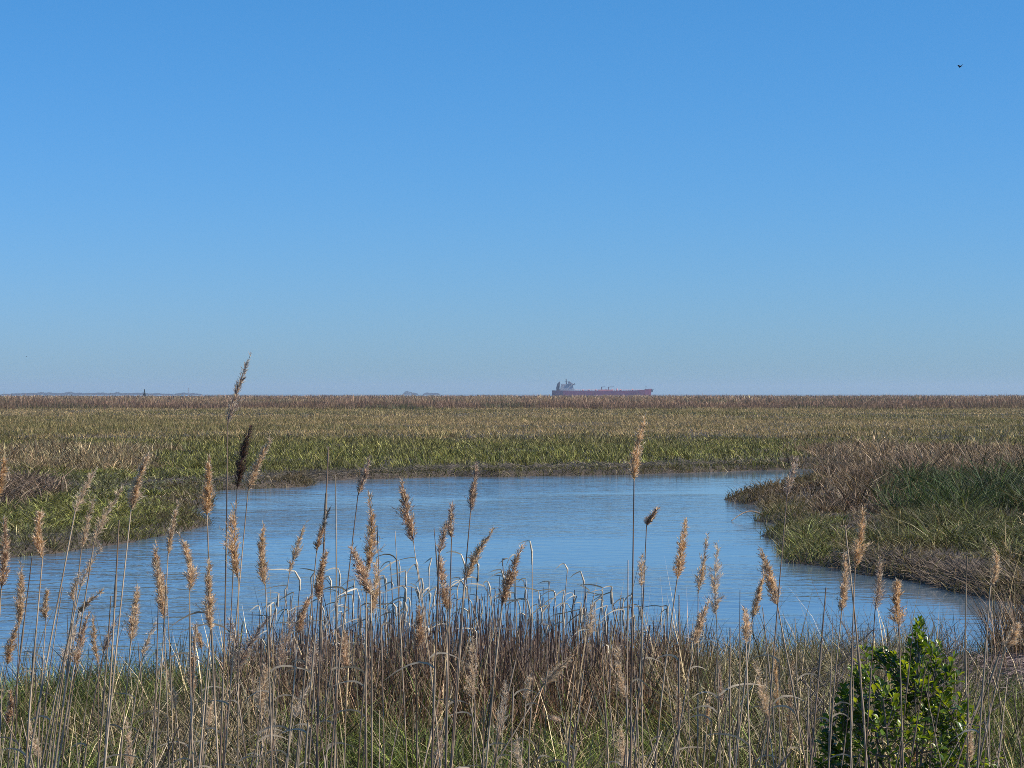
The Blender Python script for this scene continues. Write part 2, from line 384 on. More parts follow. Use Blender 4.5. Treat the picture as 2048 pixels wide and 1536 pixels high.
def marsh(name, y0, y1, rho, seg, wid, label, seed):
    rng = np.random.default_rng(seed)
    x, y = scatter(y0, y1, rho, rng)
    per, rad, share = (70, .16, .6) if y1 <= 70 else (60, .26, .6) if y1 <= 112 else (45, .42, .5) if y1 <= 180 else (40, .9, .4) if y1 <= 600 else (30, 2.2, .35)
    x, y, tin, taz, tq, tH, tC, tR = tussocks(x, y, rng, per, rad, share)
    sd = creek_sd(x, y) if y0 < 140 else np.full(len(x), 60.0)
    k = sd > 0.06
    if y0 < 60: k &= y > 36
    x, y, sd = x[k], y[k], sd[k]; tin, taz, tq, tH, tC, tR = tin[k], taz[k], tq[k], tH[k], tC[k], tR[k]
    z = terrain(x, y, sd)
    N = len(x)
    u = CX + F * x / y; v = HZ + F * (EYE - z) / y
    big = fbm(x / 30, y / 45, 11, 4); mid = fbm(x / 7, y / 9, 23, 4); fine = fbm(x / 1.6, y / 1.6, 31, 3)
    clump = fbm(x / 0.8, y / 1.1, 37, 2)
    r = rng.random(N); r = np.where(tin, np.clip(.6 * tR + .4 * r, 0, 1), r)
    yt = y.copy()
    u = u + 260 * (fbm(x / 5, y / 7, 61, 3) - 0.5) * (y < 200) + rng.normal(0, 16, N)      # ragged borders between kinds of grass
    y = y * (1 + 0.22 * (fbm(x / 6, yt / 8, 67, 3) - 0.5) + rng.normal(0, .018, N))
    # default: tan and olive short marsh grass
    olive = sstep(0.42, 0.58, 0.55 * big + 0.45 * mid + 0.25 * (r - 0.5))
    col = mixc(TAN, OLIVE, olive)
    H = 0.46 + 0.45 * (mid - 0.5) + 0.3 * (big - 0.5)
    curve = np.full(N, 0.25); lean = rng.uniform(0, 0.3, N); wd = np.full(N, wid)
    # greener strip along the creek
    gs = sstep(188, 150, y + 70 * (big - 0.5) + 40 * (mid - 0.5)) * (0.75 + 0.25 * (r < 0.7))
    col = setc(col, gs * (r < 0.86), mixc(GREEN, (0.22, 0.235, 0.07), fine)); H = H * (1 - .25 * gs)
    # bank edge, short and grey-green, bent over
    edge = sstep(5.0, 1.0, sd + 8 * (mid - 0.5))
    far_edge = edge * (y > 85)
    col = setc(col, far_edge * 0.85, mixc((0.10, 0.105, 0.06), (0.16, 0.135, 0.10), sstep(0.4, 0.6, fine)))
    H = H * (1 - 0.5 * far_edge); curve = curve + 0.5 * far_edge
    # left bank, grey-green, bent
    lb = (u < 470) & (y < 108)
    col = setc(col, lb * 0.95, mixc((0.12, 0.13, 0.07), (0.17, 0.185, 0.06), sstep(0.35, 0.6, mid + 0.2 * (y - 80) / 40)))
    col = setc(col, lb & (r > 0.9), mixc((0.22, 0.2, 0.13), STRAW, fine))
    curve = np.where(lb, 0.9, curve); wd = np.where(lb, wd * 1.35, wd); H = np.where(lb, 0.22 + 0.30 * mid, H) * np.where(lb, 1 - 0.45 * edge, 1)
    pp = lb & (u < 95 + 60 * (mid - 0.5)) & (y > 72) & (y < 88)
    col = setc(col, pp * 0.9, mixc(MAUVE, (0.13, 0.10, 0.10), fine)); H = np.where(pp, 0.8, H)
    # tan reeds further back on the left
    tr = (u < 300 + 150 * (mid - 0.5)) & (y > 106) & (y < 145 + 20 * (mid - 0.5))
    col = setc(col, tr * 0.85, mixc(BROWN, STRAW, sstep(0.45, 0.75, r))); H = np.where(tr, 0.6 + 0.3 * (fine - 0.5), H)
    # right peninsula
    pen = (u > 1440) & (y < 118) & (y > 36)
    col = setc(col, pen * 0.9, mixc((0.20, 0.155, 0.11), (0.095, 0.12, 0.04), sstep(0.36, 0.56, mid * 0.7 + 0.3 * r)))
    H = np.where(pen, 0.42 + 0.3 * (mid - 0.5), H); curve = np.where(pen, 0.7, curve); wd = np.where(pen, wd * 1.2, wd)
    mv = (u > 1620 - 40 * mid) & (y > 93) & (y < 150 + 30 * (mid - 0.5))
    col = setc(col, mv * 0.9, mixc((0.17, 0.12, 0.105), (0.38, 0.29, 0.235), r)); H = np.where(mv, 0.66 + 0.4 * (fine - 0.5), H); curve = np.where(mv, 0.4, curve)
    bs = (u > 1430) & (u < 1760 + 60 * (mid - 0.5)) & (y > 58 + 6 * (mid - .5)) & (y < 98)
    col = setc(col, bs * 0.92, mixc((0.13, 0.09, 0.078), (0.36, 0.29, 0.23), sstep(0.35, 1.0, r)))
    H = np.where(bs, (0.66 + 0.6 * (fine - 0.5)) * sstep(-0.2, 4.0, sd), H); curve = np.where(bs, 0.55, curve)
    dg = (u > 1735 + 50 * (mid - 0.5)) & (y > 66 + 10 * (mid - 0.5)) & (y < 94)
    col = setc(col, dg & (rng.random(N) < .68), mixc(DKGREEN, (0.08, 0.14, 0.05), fine)); H = np.where(dg, 0.85, H); curve = np.where(dg, 0.5, curve)
    tuft = (u > 1500) & (u < 1700) & (y < 64) & (sd < 2.6)
    col = setc(col, tuft * 0.9, mixc((0.15, 0.2, 0.06), (0.28, 0.30, 0.13), r)); H = np.where(tuft, 0.38, H)
    hol = pen & (y < 64) & (mid < 0.40) & (fine < .5) & (sd > 1.0)        # bare hollows in the mud
    tus = sstep(0.30, 0.70, fbm(x / 1.7, yt / 2.2, 47, 3))
    H = H * np.where(pen & ~mv, 0.35 + 1.25 * tus, np.where(yt < 190, 0.6 + 0.75 * tus, 0.75 + 0.5 * tus))
    lay = pen & ~bs & ~dg & ~mv & (r > 0.91)          # long fallen straw
    col = setc(col, lay, mixc((0.30, 0.24, 0.16), (0.52, 0.45, 0.33), fine)); curve = np.where(lay, 1.2, curve); H = np.where(lay, H + .25, H)
    # far bands of taller brown reed and green patches
    reed = sstep(530, 560, y + 120 * (big - 0.5))
    bandn = fbm(x / 160, y / 90, 77, 3)
    reed = reed * np.where(y > 720, sstep(0.36, 0.46, bandn), 1)
    c_r = mixc((0.20, 0.125, 0.105), (0.42, 0.29, 0.22), sstep(0.3, 0.9, 0.5 * r + 0.5 * mid))
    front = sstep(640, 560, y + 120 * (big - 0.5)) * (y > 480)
    c_r = setc(c_r, front * .85, mixc((0.10, 0.062, 0.052), (0.26, 0.175, 0.135), r ** 1.5))  # shade at the foot of the reed band, put into the front reeds' colour
    grn = sstep(0.56, 0.62, fbm(x / 34, y / 60, 91, 3)) * (y < 900)
    c_r = setc(c_r, grn * 0.8, mixc((0.05, 0.075, 0.035), (0.13, 0.15, 0.09), r))
    c_r = setc(c_r, sstep(0.52, 0.6, fbm(x / 120, y / 70, 97, 3)) * (y > 700) * 0.7, mixc((0.36, 0.28, 0.19), (0.46, 0.37, 0.24), r))
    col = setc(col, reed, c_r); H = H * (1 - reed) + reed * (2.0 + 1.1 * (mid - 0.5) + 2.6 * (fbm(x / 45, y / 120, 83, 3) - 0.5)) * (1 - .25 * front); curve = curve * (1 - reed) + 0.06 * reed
    # dark low strips across the field: little dips filled with green
    dip = sstep(0.56, 0.62, fbm(x / 70, y / 15, 57, 3)) * (1 - reed) * (y > 150)
    strk = sstep(0.52, 0.62, fbm(x / 90, y / 12, 58, 3)) * (1 - reed) * (y > 150); col = setc(col, strk * .7, mixc((0.40, 0.32, 0.19), (0.30, 0.22, 0.13), mid))
    H = H * (1 - 0.6 * dip); col = setc(col, dip * 0.7, np.broadcast_to((0.09, 0.11, 0.04), col.shape))
    keep = ~(hol & (r < 0.85))
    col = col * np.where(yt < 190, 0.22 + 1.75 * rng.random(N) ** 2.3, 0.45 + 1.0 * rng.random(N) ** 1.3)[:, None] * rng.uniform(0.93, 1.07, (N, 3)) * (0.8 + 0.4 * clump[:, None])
    y = yt
    H = np.maximum(H, 0.15) * rng.uniform(0.6, 1.25, N); wd = wd * rng.uniform(0.6, 1.5, N)
    az = np.where(tin, taz + rng.normal(0, .35, N), rng.uniform(0, 2 * math.pi, N)); lean = np.where(tin, .18 + .28 * tq, lean * rng.uniform(.5, 2.2, N))
    col = col * np.where(lb, 1.25, np.where(yt > 112, 1.13, 1))[:, None]
    H = H * np.where(tin, tH * (1.1 - .18 * np.minimum(tq, 2.5)), .85); col = col * np.where(tin, tC, .9)[:, None]
    curve = curve * rng.uniform(0.3, 1.7, N)
    P = np.stack([x, y, z - 0.02], -1)
    kk = keep
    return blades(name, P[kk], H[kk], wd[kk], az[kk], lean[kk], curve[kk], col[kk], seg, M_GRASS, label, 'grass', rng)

marsh('bank_grass', 36, 70, 120, 3, 0.017, 'grey green and straw grass bending over the creek banks', 1)
marsh('bank_grass', 70, 112, 60, 2, 0.028, 'brown stalks and dark green grass further along the creek banks', 2)
marsh('marsh_grass', 112, 180, 24, 2, 0.045, 'bright green grass strip along the far creek bank', 3)
marsh('marsh_grass', 180, 330, 8, 1, 0.085, 'tan and olive marsh grass in the middle distance', 4)
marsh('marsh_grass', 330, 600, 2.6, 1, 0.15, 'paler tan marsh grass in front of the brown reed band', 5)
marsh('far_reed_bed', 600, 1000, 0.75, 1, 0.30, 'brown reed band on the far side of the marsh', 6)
marsh('far_reed_bed', 1000, 3200, 0.035, 1, 1.6, 'thin hazy brown reeds along the horizon', 7)

# ------------------------------------------------------------------ near bank
def near_bank():
    rng = np.random.default_rng(21)
    x, y = scatter(13, 36, 440, rng, 0.27, 1.2)
    x, y, tin, taz, tq, tH, tC, tR = tussocks(x, y, rng, 60, .10, .5)
    sd = creek_sd(x, y); k = (sd > 0.1) & (y < 36)
    x, y, sd = x[k], y[k], sd[k]; tin, taz, tq, tH, tC, tR = tin[k], taz[k], tq[k], tH[k], tC[k], tR[k]
    z = terrain(x, y, sd); N = len(x); r = rng.random(N)
    u = CX + F * x / y
    mid = fbm(x / 1.5, y / 2.0, 41, 3); big = fbm(x / 4, y / 5, 43, 3)
    col = mixc((0.075, 0.12, 0.022), (0.20, 0.24, 0.07), r)
    H = 0.55 + 0.35 * (mid - 0.5); curve = rng.uniform(0.15, 0.8, N); lean = rng.uniform(0, 0.35, N)
    dry = sstep(0.48, 0.62, 0.5 * mid + 0.5 * big) * 0.55 + 0.08
    isdry = np.where(tin, tR, rng.random(N)) < dry
    col = setc(col, isdry, mixc((0.15, 0.115, 0.075), (0.56, 0.46, 0.32), rng.random(N) ** 1.4))
    # the brown stand: leaf litter and broken sheaths
    st = (u > 440 + 60 * (mid - .5)) & (u < 1400 + 80 * (mid - .5)) & (y > 20.3 + 6 * (big - .5) + 3.0 * (mid - .5) + rng.normal(0, .5, N)) & (y < 29)
    col = setc(col, st & (r > 0.15), mixc((0.10, 0.052, 0.042), (0.52, 0.38, 0.29), rng.random(N) ** 1.9))
    H = np.where(st, 0.48 + 0.45 * rng.random(N), H); curve = np.where(st, curve * 0.5, curve)
    # left grey dry growth
    lf = (u > 230) & (u < 600) & (y < 22)
    col = setc(col, lf & (rng.random(N) < 0.6), mixc((0.2, 0.165, 0.13), (0.40, 0.34, 0.28), rng.random(N)))
    # right: grey-green brush
    rb = (u > 1380) & (u < 1900) & (y > 17)
    col = setc(col, rb & (rng.random(N) < 0.75), mixc((0.12, 0.115, 0.07), (0.30, 0.265, 0.19), rng.random(N)))
    H = np.where(rb, 0.45 + 0.4 * rng.random(N), H)
    # bare patch of mauve litter at the right edge
    lit = (u > 1880 + 60 * (mid - .5)) & (y > 24.0) & (y < 30.5)
    keep = ~(lit & (r < 0.93))
    H = np.where(lit, 0.12, H)
    # dark green grass at the water right of the shrub
    dk = (u > 1840) & (u < 1985) & (y > 30.0)
    col = setc(col, dk & (r < 0.8), mixc((0.05, 0.06, 0.03), (0.12, 0.12, 0.07), rng.random(N))); H = np.where(dk, 0.45 + 0.25 * r, H); curve = np.where(dk, 0.2, curve)
    cl = (u > 1985 + 30 * (mid - .5)) & (y > 28.5)
    col = setc(col, cl, mixc((0.16, 0.105, 0.09), (0.32, 0.24, 0.19), rng.random(N))); H = np.where(cl, 1.0 + 0.25 * (r - .5), H); curve = np.where(cl, 0.2, curve)
    # left shore green
    ls = (u < 470) & (y > 21)
    col = setc(col, ls & (rng.random(N) < 0.7), mixc((0.06, 0.095, 0.03), (0.15, 0.19, 0.07), rng.random(N)))
    tall = (r > .95) & ~lit
    col = setc(col, tall, mixc((0.30, 0.23, 0.15), (0.62, 0.52, 0.38), rng.random(N))); H = np.where(tall, H + rng.uniform(.1, .45, N), H); curve = np.where(tall, curve * .5, curve); lean = np.where(tall, lean * .5, lean)
    H = H * (0.5 + 0.95 * fbm(x / .7, y / .9, 49, 2))
    edge = sstep(2.5, 0.0, sd); H = H * (1 - 0.3 * edge * ~cl)
    col = col * (0.18 + 2.1 * rng.random((N, 1)) ** 2.6)
    H = H * rng.uniform(0.55, 1.25, N)
    az = np.where(tin, taz + rng.normal(0, .4, N), rng.uniform(0, 2 * math.pi, N)); lean = np.where(tin & ~st & ~tall, .12 + .22 * tq, lean)
    H = H * np.where(tin, .5 + .5 * tH, 1); col = col * np.where(tin, tC, 1)[:, None]
    wd = rng.uniform(0.006, 0.014, N)
    P = np.stack([x, y, z - 0.01], -1)
    kk = keep
    blades('near_grass', P[kk], H[kk], wd[kk], az[kk], lean[kk], curve[kk], col[kk], 3, M_GRASS,
           'green and straw grass on the near bank below the reeds', 'grass', rng)
near_bank()

def fringe():
    """grass hanging over the mud edge along the far, left and right shores"""
    rng = np.random.default_rng(29); A = POLY[:52]; B = POLY[1:53]
    Ln = np.linalg.norm(B - A, axis=1); X = []; 
    for a_, b_, l_ in zip(A, B, Ln):
        dep = (a_[1] + b_[1]) / 2; n = int(l_ * (150 if dep < 75 else 95)); t = rng.random((n, 1))
        d = (b_ - a_) / l_; nrm = np.array((-d[1], d[0])); p = a_ * (1 - t) + b_ * t + nrm * rng.normal(.25, .7, (n, 1)) ; X.append(p)
    X = np.concatenate(X); sd = creek_sd(X[:, 0], X[:, 1]); sn = sd + 0.7 * (fbm(X[:, 0] * .6, X[:, 1] * .6, 5, 3) - .5)
    k = (sn > -.06) & (sd < 2.5); X = X[k]; sd = sd[k]; N = len(X); x, y = X[:, 0], X[:, 1]; z = np.maximum(terrain(x, y, sd), 0.0)
    f1 = fbm(x / 1.2, y / 1.6, 59, 3); f2 = fbm(x / 5, y / 6, 63, 2); r = rng.random(N)
    col = mixc((0.055, 0.06, 0.03), (0.17, 0.18, 0.075), r); col = setc(col, r > .8, mixc((0.2, 0.17, 0.12), (0.42, 0.36, 0.26), f1)); col = setc(col, sstep(.5, .62, f2) * .75, mixc((0.07, 0.052, 0.042), (0.2, 0.155, 0.12), r))
    H = (0.2 + 0.5 * f1) * rng.uniform(.5, 1.3, N); wd = np.where(y < 75, .018, .032) * rng.uniform(.6, 1.4, N)
    az = np.where(rng.random(N) < .55, -math.pi / 2 + rng.normal(0, .8, N), rng.uniform(0, 6.28, N))
    blades('bank_fringe', np.stack([x, y, z - .02], -1), H, wd, az, rng.uniform(.1, .5, N), rng.uniform(.4, 1.3, N), col * (.5 + rng.random((N, 1))), 2, M_GRASS, 'short dark grass hanging over the muddy creek edges', 'grass', rng)
fringe()

def litter(name, n, pick, c0, c1, lo, hi, label, seed, tilt=0.15):
    """fallen stalks and twigs lying on the mud"""
    rng = np.random.default_rng(seed)
    x, y = pick(n, rng); sd = creek_sd(x, y); k = sd > -0.1
    x, y, sd = x[k], y[k], sd[k]; z = terrain(x, y, sd); N = len(x)
    L = rng.uniform(lo, hi, N); th = rng.normal(0, 0.9, N) + np.where(rng.random(N) < .5, 0, math.pi); el = rng.normal(0.05, tilt, N)
    d = np.stack([np.cos(th) * np.cos(el), np.sin(th) * np.cos(el), np.abs(np.sin(el))], -1)
    P0 = np.stack([x, y, np.maximum(z, 0) + rng.uniform(0.01, 0.10, N)], -1); P1 = P0 + d * L[:, None]
    wv = rng.uniform(0.004, 0.011, N)[:, None] * np.array((0, 0.3, 1.0))
    V = np.stack([P0 - wv, P0 + wv, P1 + wv * .6, P1 - wv * .6], 1).reshape(-1, 3)
    q = np.arange(N)[:, None] * 4 + np.arange(4)
    col = mixc(c0, c1, rng.random(N)) * rng.uniform(0.7, 1.25, (N, 1))
    tag(link(name, mesh_np(name, V, q, None, np.repeat(col, 4, 0)), M_DEAD), label, 'litter', kind='stuff')

def pick_patch(n, rng):
    y = rng.uniform(22.5, 31, n); u = rng.uniform(1860, 2150, n); return (u - CX) * y / F, y
def pick_wrack(n, rng):
    s = rng.random(n); pts = np.array([on_water(*p) for p in ((1690,1138),(1830,1158),(1920,1178),(2000,1192),(2080,1205))])
    t = s * 3.999; k_ = t.astype(int); f_ = (t - k_)[:, None]
    p = pts[k_] * (1 - f_) + pts[k_ + 1] * f_ + rng.normal(0, 0.4, (n, 2)) + np.array((0.15, 0.45)); return p[:, 0], p[:, 1]
def pick_far_edge(n, rng):
    s = rng.uniform(430, 1650, n); v = np.interp(s, [430, 630, 900, 1250, 1650], [978, 964, 950, 946, 934])
    D = EYE * F / (v - HZ); return (s - CX) * D / F, D + rng.uniform(-0.3, 3.0, n)
litter('dry_litter', 5200, pick_patch, (0.09, 0.06, 0.06), (0.32, 0.245, 0.235), 0.08, 0.35, 'mauve grey mat of dead stalks on the mud behind the green shrub', 31)
litter('wrack_line', 6000, pick_wrack, (0.04, 0.028, 0.022), (0.24, 0.18, 0.135), 0.12, 0.4, 'tangled brown wrack piled along the shore of the right peninsula', 32, 0.5)
litter('bank_debris', 3000, pick_far_edge, (0.05, 0.04, 0.032), (0.22, 0.18, 0.14), 0.2, 0.7, 'dark debris at the waterline of the far bank', 33, 0.25)

# ------------------------------------------------------------------ the tanker on the far river
def tanker():
    D = 5000.0; s = D / F
    x_st = (1104 - CX) * s; L = 200 * s             # about 228 m
    root = empty('tanker_ship', (x_st, D, 0))
    tag(root, 'long red tanker ship with white accommodation block on the horizon', 'ship')
    red = flat_mat('tanker_hull_red', (0.16, 0.012, 0.045), 0.5, 0.25, 0.08); pink = flat_mat('tanker_deck_red', (0.60, 0.26, 0.24), 0.6, 0.2, 0.2)
    white = flat_mat('tanker_white_paint', (0.36, 0.36, 0.38), 0.5, 0.05, 0.1); dark = flat_mat('tanker_dark_fittings', (0.05, 0.055, 0.07), 0.5, 0.2, 0.3)
    glass = flat_mat('tanker_window_glass', (0.03, 0.04, 0.05), 0.1, 0.1, 0.3)
    zd = 11.6
    # hull lofted from cross sections: x, half beam at waterline, half beam at deck, deck height
    sec = [(0, 6, 13, zd + 0.6), (6, 12, 16, zd + .6), (25, 16, 16, zd + .4), (L * .3, 16.1, 16.1, zd), (L * .7, 16.1, 16.1, zd), (L * .85, 14, 15.6, zd + .6),
           (L * .93, 8, 12.5, zd + 2.4), (L * .975, 2.2, 7.2, zd + 3.2), (L, 0.4, 1.2, zd + 3.8)]
    V = []; Fc = []
    for k, (x, bw, bd, z1) in enumerate(sec):
        rake = 5.0 * max(0, (x - L * .9) / (L * .1))
        V += [(x - rake, -bw * .8, -4), (x - rake * .6, -bw, 0), (x, -bd, z1), (x, bd, z1), (x - rake * .6, bw, 0), (x - rake, bw * .8, -4)]
    for k in range(len(sec) - 1):
        for j in range(5):
            b = k * 6 + j; Fc.append((b, b + 6, b + 7, b + 1))
    Fc.append((0, 1, 2, 3, 4, 5)); Fc.append(tuple(len(V) - 1 - j for j in range(6)))
    m = MB(); m.add(V, Fc); m.build('hull', red, root)
    m = MB()                                   # bulwark at the bow
    m.tube([(L * .93, -12.6, zd + 3.0), (L * .975, -7.3, zd + 3.9), (L + .4, 0, zd + 4.8), (L * .975, 7.3, zd + 3.9), (L * .93, 12.6, zd + 3.0)], 0.55, 5)
    m.build('bulwark', red, root)
    m = MB(); m.box(L - 4, L + 3.5, -2.5, 2.5, zd + 2.2, zd + 3.2); m.box(L - 1, L + 2.5, -.8, .8, zd - 2.5, zd + 1); m.build('anchor', dark, root)
    # accommodation block
    ac = [(17, 51, -15, 15, zd + .5, zd + 4), (19.5, 49, -14.2, 14.2, zd + 4, zd + 7), (20, 48, -14, 14, zd + 7, zd + 10), (20.5, 47.5, -13.8, 13.8, zd + 10, zd + 13), (21, 47, -13.6, 13.6, zd + 13, zd + 15.5)]
    m = MB()
    for b in ac: m.box(*b)
    acc = m.build('accommodation_block', white, root)
    for x0, x1, y0, y1, z0, z1 in ac[:4]:
        for k in range(5):
            xx = x0 + 2 + k * (x1 - x0 - 4) / 5
            m = MB(); m.box(xx, xx + 1.1, y0 - .08, y0 + .02, z0 + 1.3, z0 + 2.3); m.build('window', glass, acc)
    m = MB(); m.box(37, 45, -16.5, 16.5, zd + 15.5, zd + 18.4); br = m.build('bridge', white, root)
    m = MB(); m.box(36.9, 45.1, -16.6, 16.6, zd + 16.9, zd + 17.5); m.build('bridge_window', glass, br)
    m = MB(); m.box(47, 53, -16, -12, zd + 12.5, zd + 14.2); m.tube([(45, -13.5, zd + 12), (52, -13.5, zd + 16.5)], .6, 5); m.build('lifeboat', dark, root)
    m = MB(); m.tube([(13, 0, zd + 4), (14.5, 0, zd + 13), (16.5, 0, zd + 18)], [3.8, 3.4, 2.8], 10); m.box(10, 17, -5, 5, zd + .5, zd + 7); fn = m.build('funnel', dark, root)
    m = MB(); m.tube([(16.5, 0, zd + 17.5), (17.5, 0, zd + 20.5)], [1.3, 1.2], 8); m.build('exhaust_pipe', dark, fn)
    m = MB(); m.tube([(33, 0, zd + 15), (32.3, 0, zd + 27.5)], [1.3, .7], 6); m.box(29.5, 35.5, -.6, .6, zd + 21, zd + 22); m.box(30.5, 34, -2, 2, zd + 24.2, zd + 25); m.build('radar_mast', dark, root)
    m = MB(); m.box(37, 41, -2, 2, zd + 18.4, zd + 21); m.tube([(40, 0, zd + 20), (47, 0, zd + 15.5)], .9, 5); m.build('signal_deck', dark, root)
    m = MB()                                   # pipes and catwalk along the deck
    for y in (-3, -1.2, .6, 2.4): m.bar((52, y, zd + 1.6), (L * .92, y, zd + 1.6), .55)
    for k in range(30):
        x = 54 + k * (L * .9 - 54) / 29; m.box(x, x + .6, -4, 4, zd - .2, zd + 2.3)
    m.build('deck_pipe', pink, root)
    m = MB()
    for k in range(40):
        x = 52 + k * (L * .92 - 52) / 39; m.box(x, x + .35, -15.9, -15.6, zd, zd + 1.6)
    m.bar((52, -15.75, zd + 1.6), (L * .92, -15.75, zd + 1.6), .22); m.build('railing', pink, root)
    for px, pj in ((1203, 9), (1217, 13)):     # hose cranes amidships
        x = (px - 1104) * s
        m = MB(); m.tube([(x, 0, zd), (x, 0, zd + 8)], [1.2, 1.0], 6); m.tube([(x - 1, 0, zd + 8.2), (x + pj, 0, zd + 8.8)], [.9, .5], 5); m.build('hose_crane', dark, root)
    for px, h in ((1166, 3), (1178, 3.5), (1192, 4), (1212, 5), (1225, 4.5), (1234, 6.5), (1241, 3.5), (1265, 4.5), (1280, 3)):
        x = (px - 1104) * s; m = MB(); m.tube([(x, 2, zd), (x, 2, zd + h * .6), (x, 2, zd + h)], [1.6, 1.3, .3], 6); m.build('vent_post', pink, root)
    m = MB(); m.box((1196 - 1104) * s, (1226 - 1104) * s, -14, 14, zd, zd + 2.6); m.build('manifold', pink, root)
    x = (1292 - 1104) * s; m = MB(); m.tube([(x, 0, zd + 2), (x, 0, zd + 13)], [.8, .4], 5); m.box(x - 1.2, x + 1.2, -.4, .4, zd + 8.5, zd + 9.2); m.build('foremast', dark, root)
tanker()

# ------------------------------------------------------------------ far trees, mast
def crown_mesh(name, pts, size, rng, c0, c1):
    N = len(pts); d1 = rng.normal(0, 1, (N, 3)); d1 /= np.linalg.norm(d1, axis=1)[:, None]; d2 = np.cross(d1, rng.normal(0, 1, (N, 3))); d2 /= np.linalg.norm(d2, axis=1)[:, None]
    V = np.stack([pts - d1 * size, pts + d2 * size * .8, pts + d1 * size], 1).reshape(-1, 3)
    return mesh_np(name, V, None, np.arange(N)[:, None] * 3 + np.arange(3), np.repeat(mixc(c0, c1, rng.random(N)), 3, 0))

def pointed_tree():
    rng = np.random.default_rng(5); D = 2400.0; p = at(289, 790, D); s = D / F
    h = 11.5 * s; root = empty('pointed_tree', (p[0], D, 0.2)); tag(root, 'small dark pointed evergreen alone on the horizon at left', 'tree')
    m = MB(); m.tube([(0, 0, 0), (0, 0, h * .9)], [.25, .05], 6); m.build('trunk', M_TWIG, root)
    n = 900; t = rng.random(n) ** 1.4; zz = 1.2 + t * (h + 1.5); tier = 0.75 + 0.35 * np.abs(np.sin(t * 16)); rr = 2.1 * (1 - t) ** 1.25 * tier + 0.12
    th = rng.uniform(0, 6.283, n); q = np.sqrt(rng.random(n))
    pts = np.stack([np.cos(th) * rr * q, np.sin(th) * rr * q, zz], -1)
    link('crown', crown_mesh('crown', pts, 0.35, rng, (0.02, 0.035, 0.02), (0.04, 0.06, 0.03)), M_GRASS, root)
pointed_tree()

def lattice_mast():
    D = 6900.0; s = D / F; x = (377 - CX) * s; z1 = EYE + (HZ - 775.5) * s
    root = empty('lattice_mast', (x, D, 0)); tag(root, 'thin grey lattice mast rising from the horizon beside the tall reed', 'mast')
    grey = flat_mat('galvanised_steel', (0.2, 0.2, 0.21), 0.5, 0.1, 0.2)
    for sx in (-1, 1):
        for sy in (-1, 1):
            m = MB(); m.bar((sx * 2, sy * 2, 0), (sx * 1.1, sy * 1.1, z1), .28, 4); m.build('leg', grey, root)
    m = MB()
    for k in range(9):
        a_ = z1 * k / 9; b_ = z1 * (k + 1) / 9; w0 = 2 - .9 * k / 9; w1 = 2 - .9 * (k + 1) / 9
        for sy in (-1, 1):
            m.bar((-w0, sy * w0, a_), (w1, sy * w1, b_), .16, 4); m.bar((w0, sy * w0, a_), (-w1, sy * w1, b_), .16, 4)
    m.build('bracing', grey, root)
    m = MB(); m.box(-3, 3, -.3, .3, z1 - 1, z1 - .4); m.build('crossarm', grey, root)
lattice_mast()

def far_wood(u0, u1, top, D, label, seed):
    rng = np.random.default_rng(seed); s = D / F
    n = int((u1 - u0) * 44); u = rng.uniform(u0, u1, n)
    env = np.minimum(1, np.minimum(u - u0, u1 - u) / (0.18 * (u1 - u0)))
    hh = (top * 0.75 * (0.35 + 1.6 * fbm(u / 9, u * 0, seed, 3) ** 1.6) * env + 1.2) * s
    pts = np.stack([(u - CX) * s, D + rng.uniform(-30, 30, n), hh * rng.random(n) ** .75 + .3], -1)
    o = link('far_wood', crown_mesh('far_wood', pts, 2.2, rng, (0.03, 0.045, 0.025), (0.06, 0.075, 0.04)), M_GRASS)
    tag(o, label, 'trees', kind='stuff')
far_wood(5, 345, 3.6, 11500, 'long hazy blue tree line at the left end of the horizon', 71)
far_wood(350, 402, 3.0, 11600, 'short hazy tree clump right under the lattice mast', 72)
far_wood(806, 836, 5.0, 11500, 'small hazy rounded grove on the horizon left of the tanker', 73)
far_wood(846, 880, 3.4, 11800, 'low hazy tree clump between rounded grove and tanker', 74)

# ------------------------------------------------------------------ plumed reeds
PC = {'golden': (0.70, 0.50, 0.29), 'tan': (0.70, 0.56, 0.40), 'brown': (0.50, 0.35, 0.24), 'dark': (0.15, 0.11, 0.10), 'pale': (0.74, 0.65, 0.55), 'mauve': (0.42, 0.34, 0.31)}

def path(p0, p1, bow, n):
    t = np.linspace(0, 1, n)[:, None]
    return p0 * (1 - t) + p1 * t + bow * np.sin(t * math.pi)

def along(P, t):
    k = np.linspace(0, 1, len(P)); return np.stack([np.interp(t, k, P[:, j]) for j in range(3)], -1)

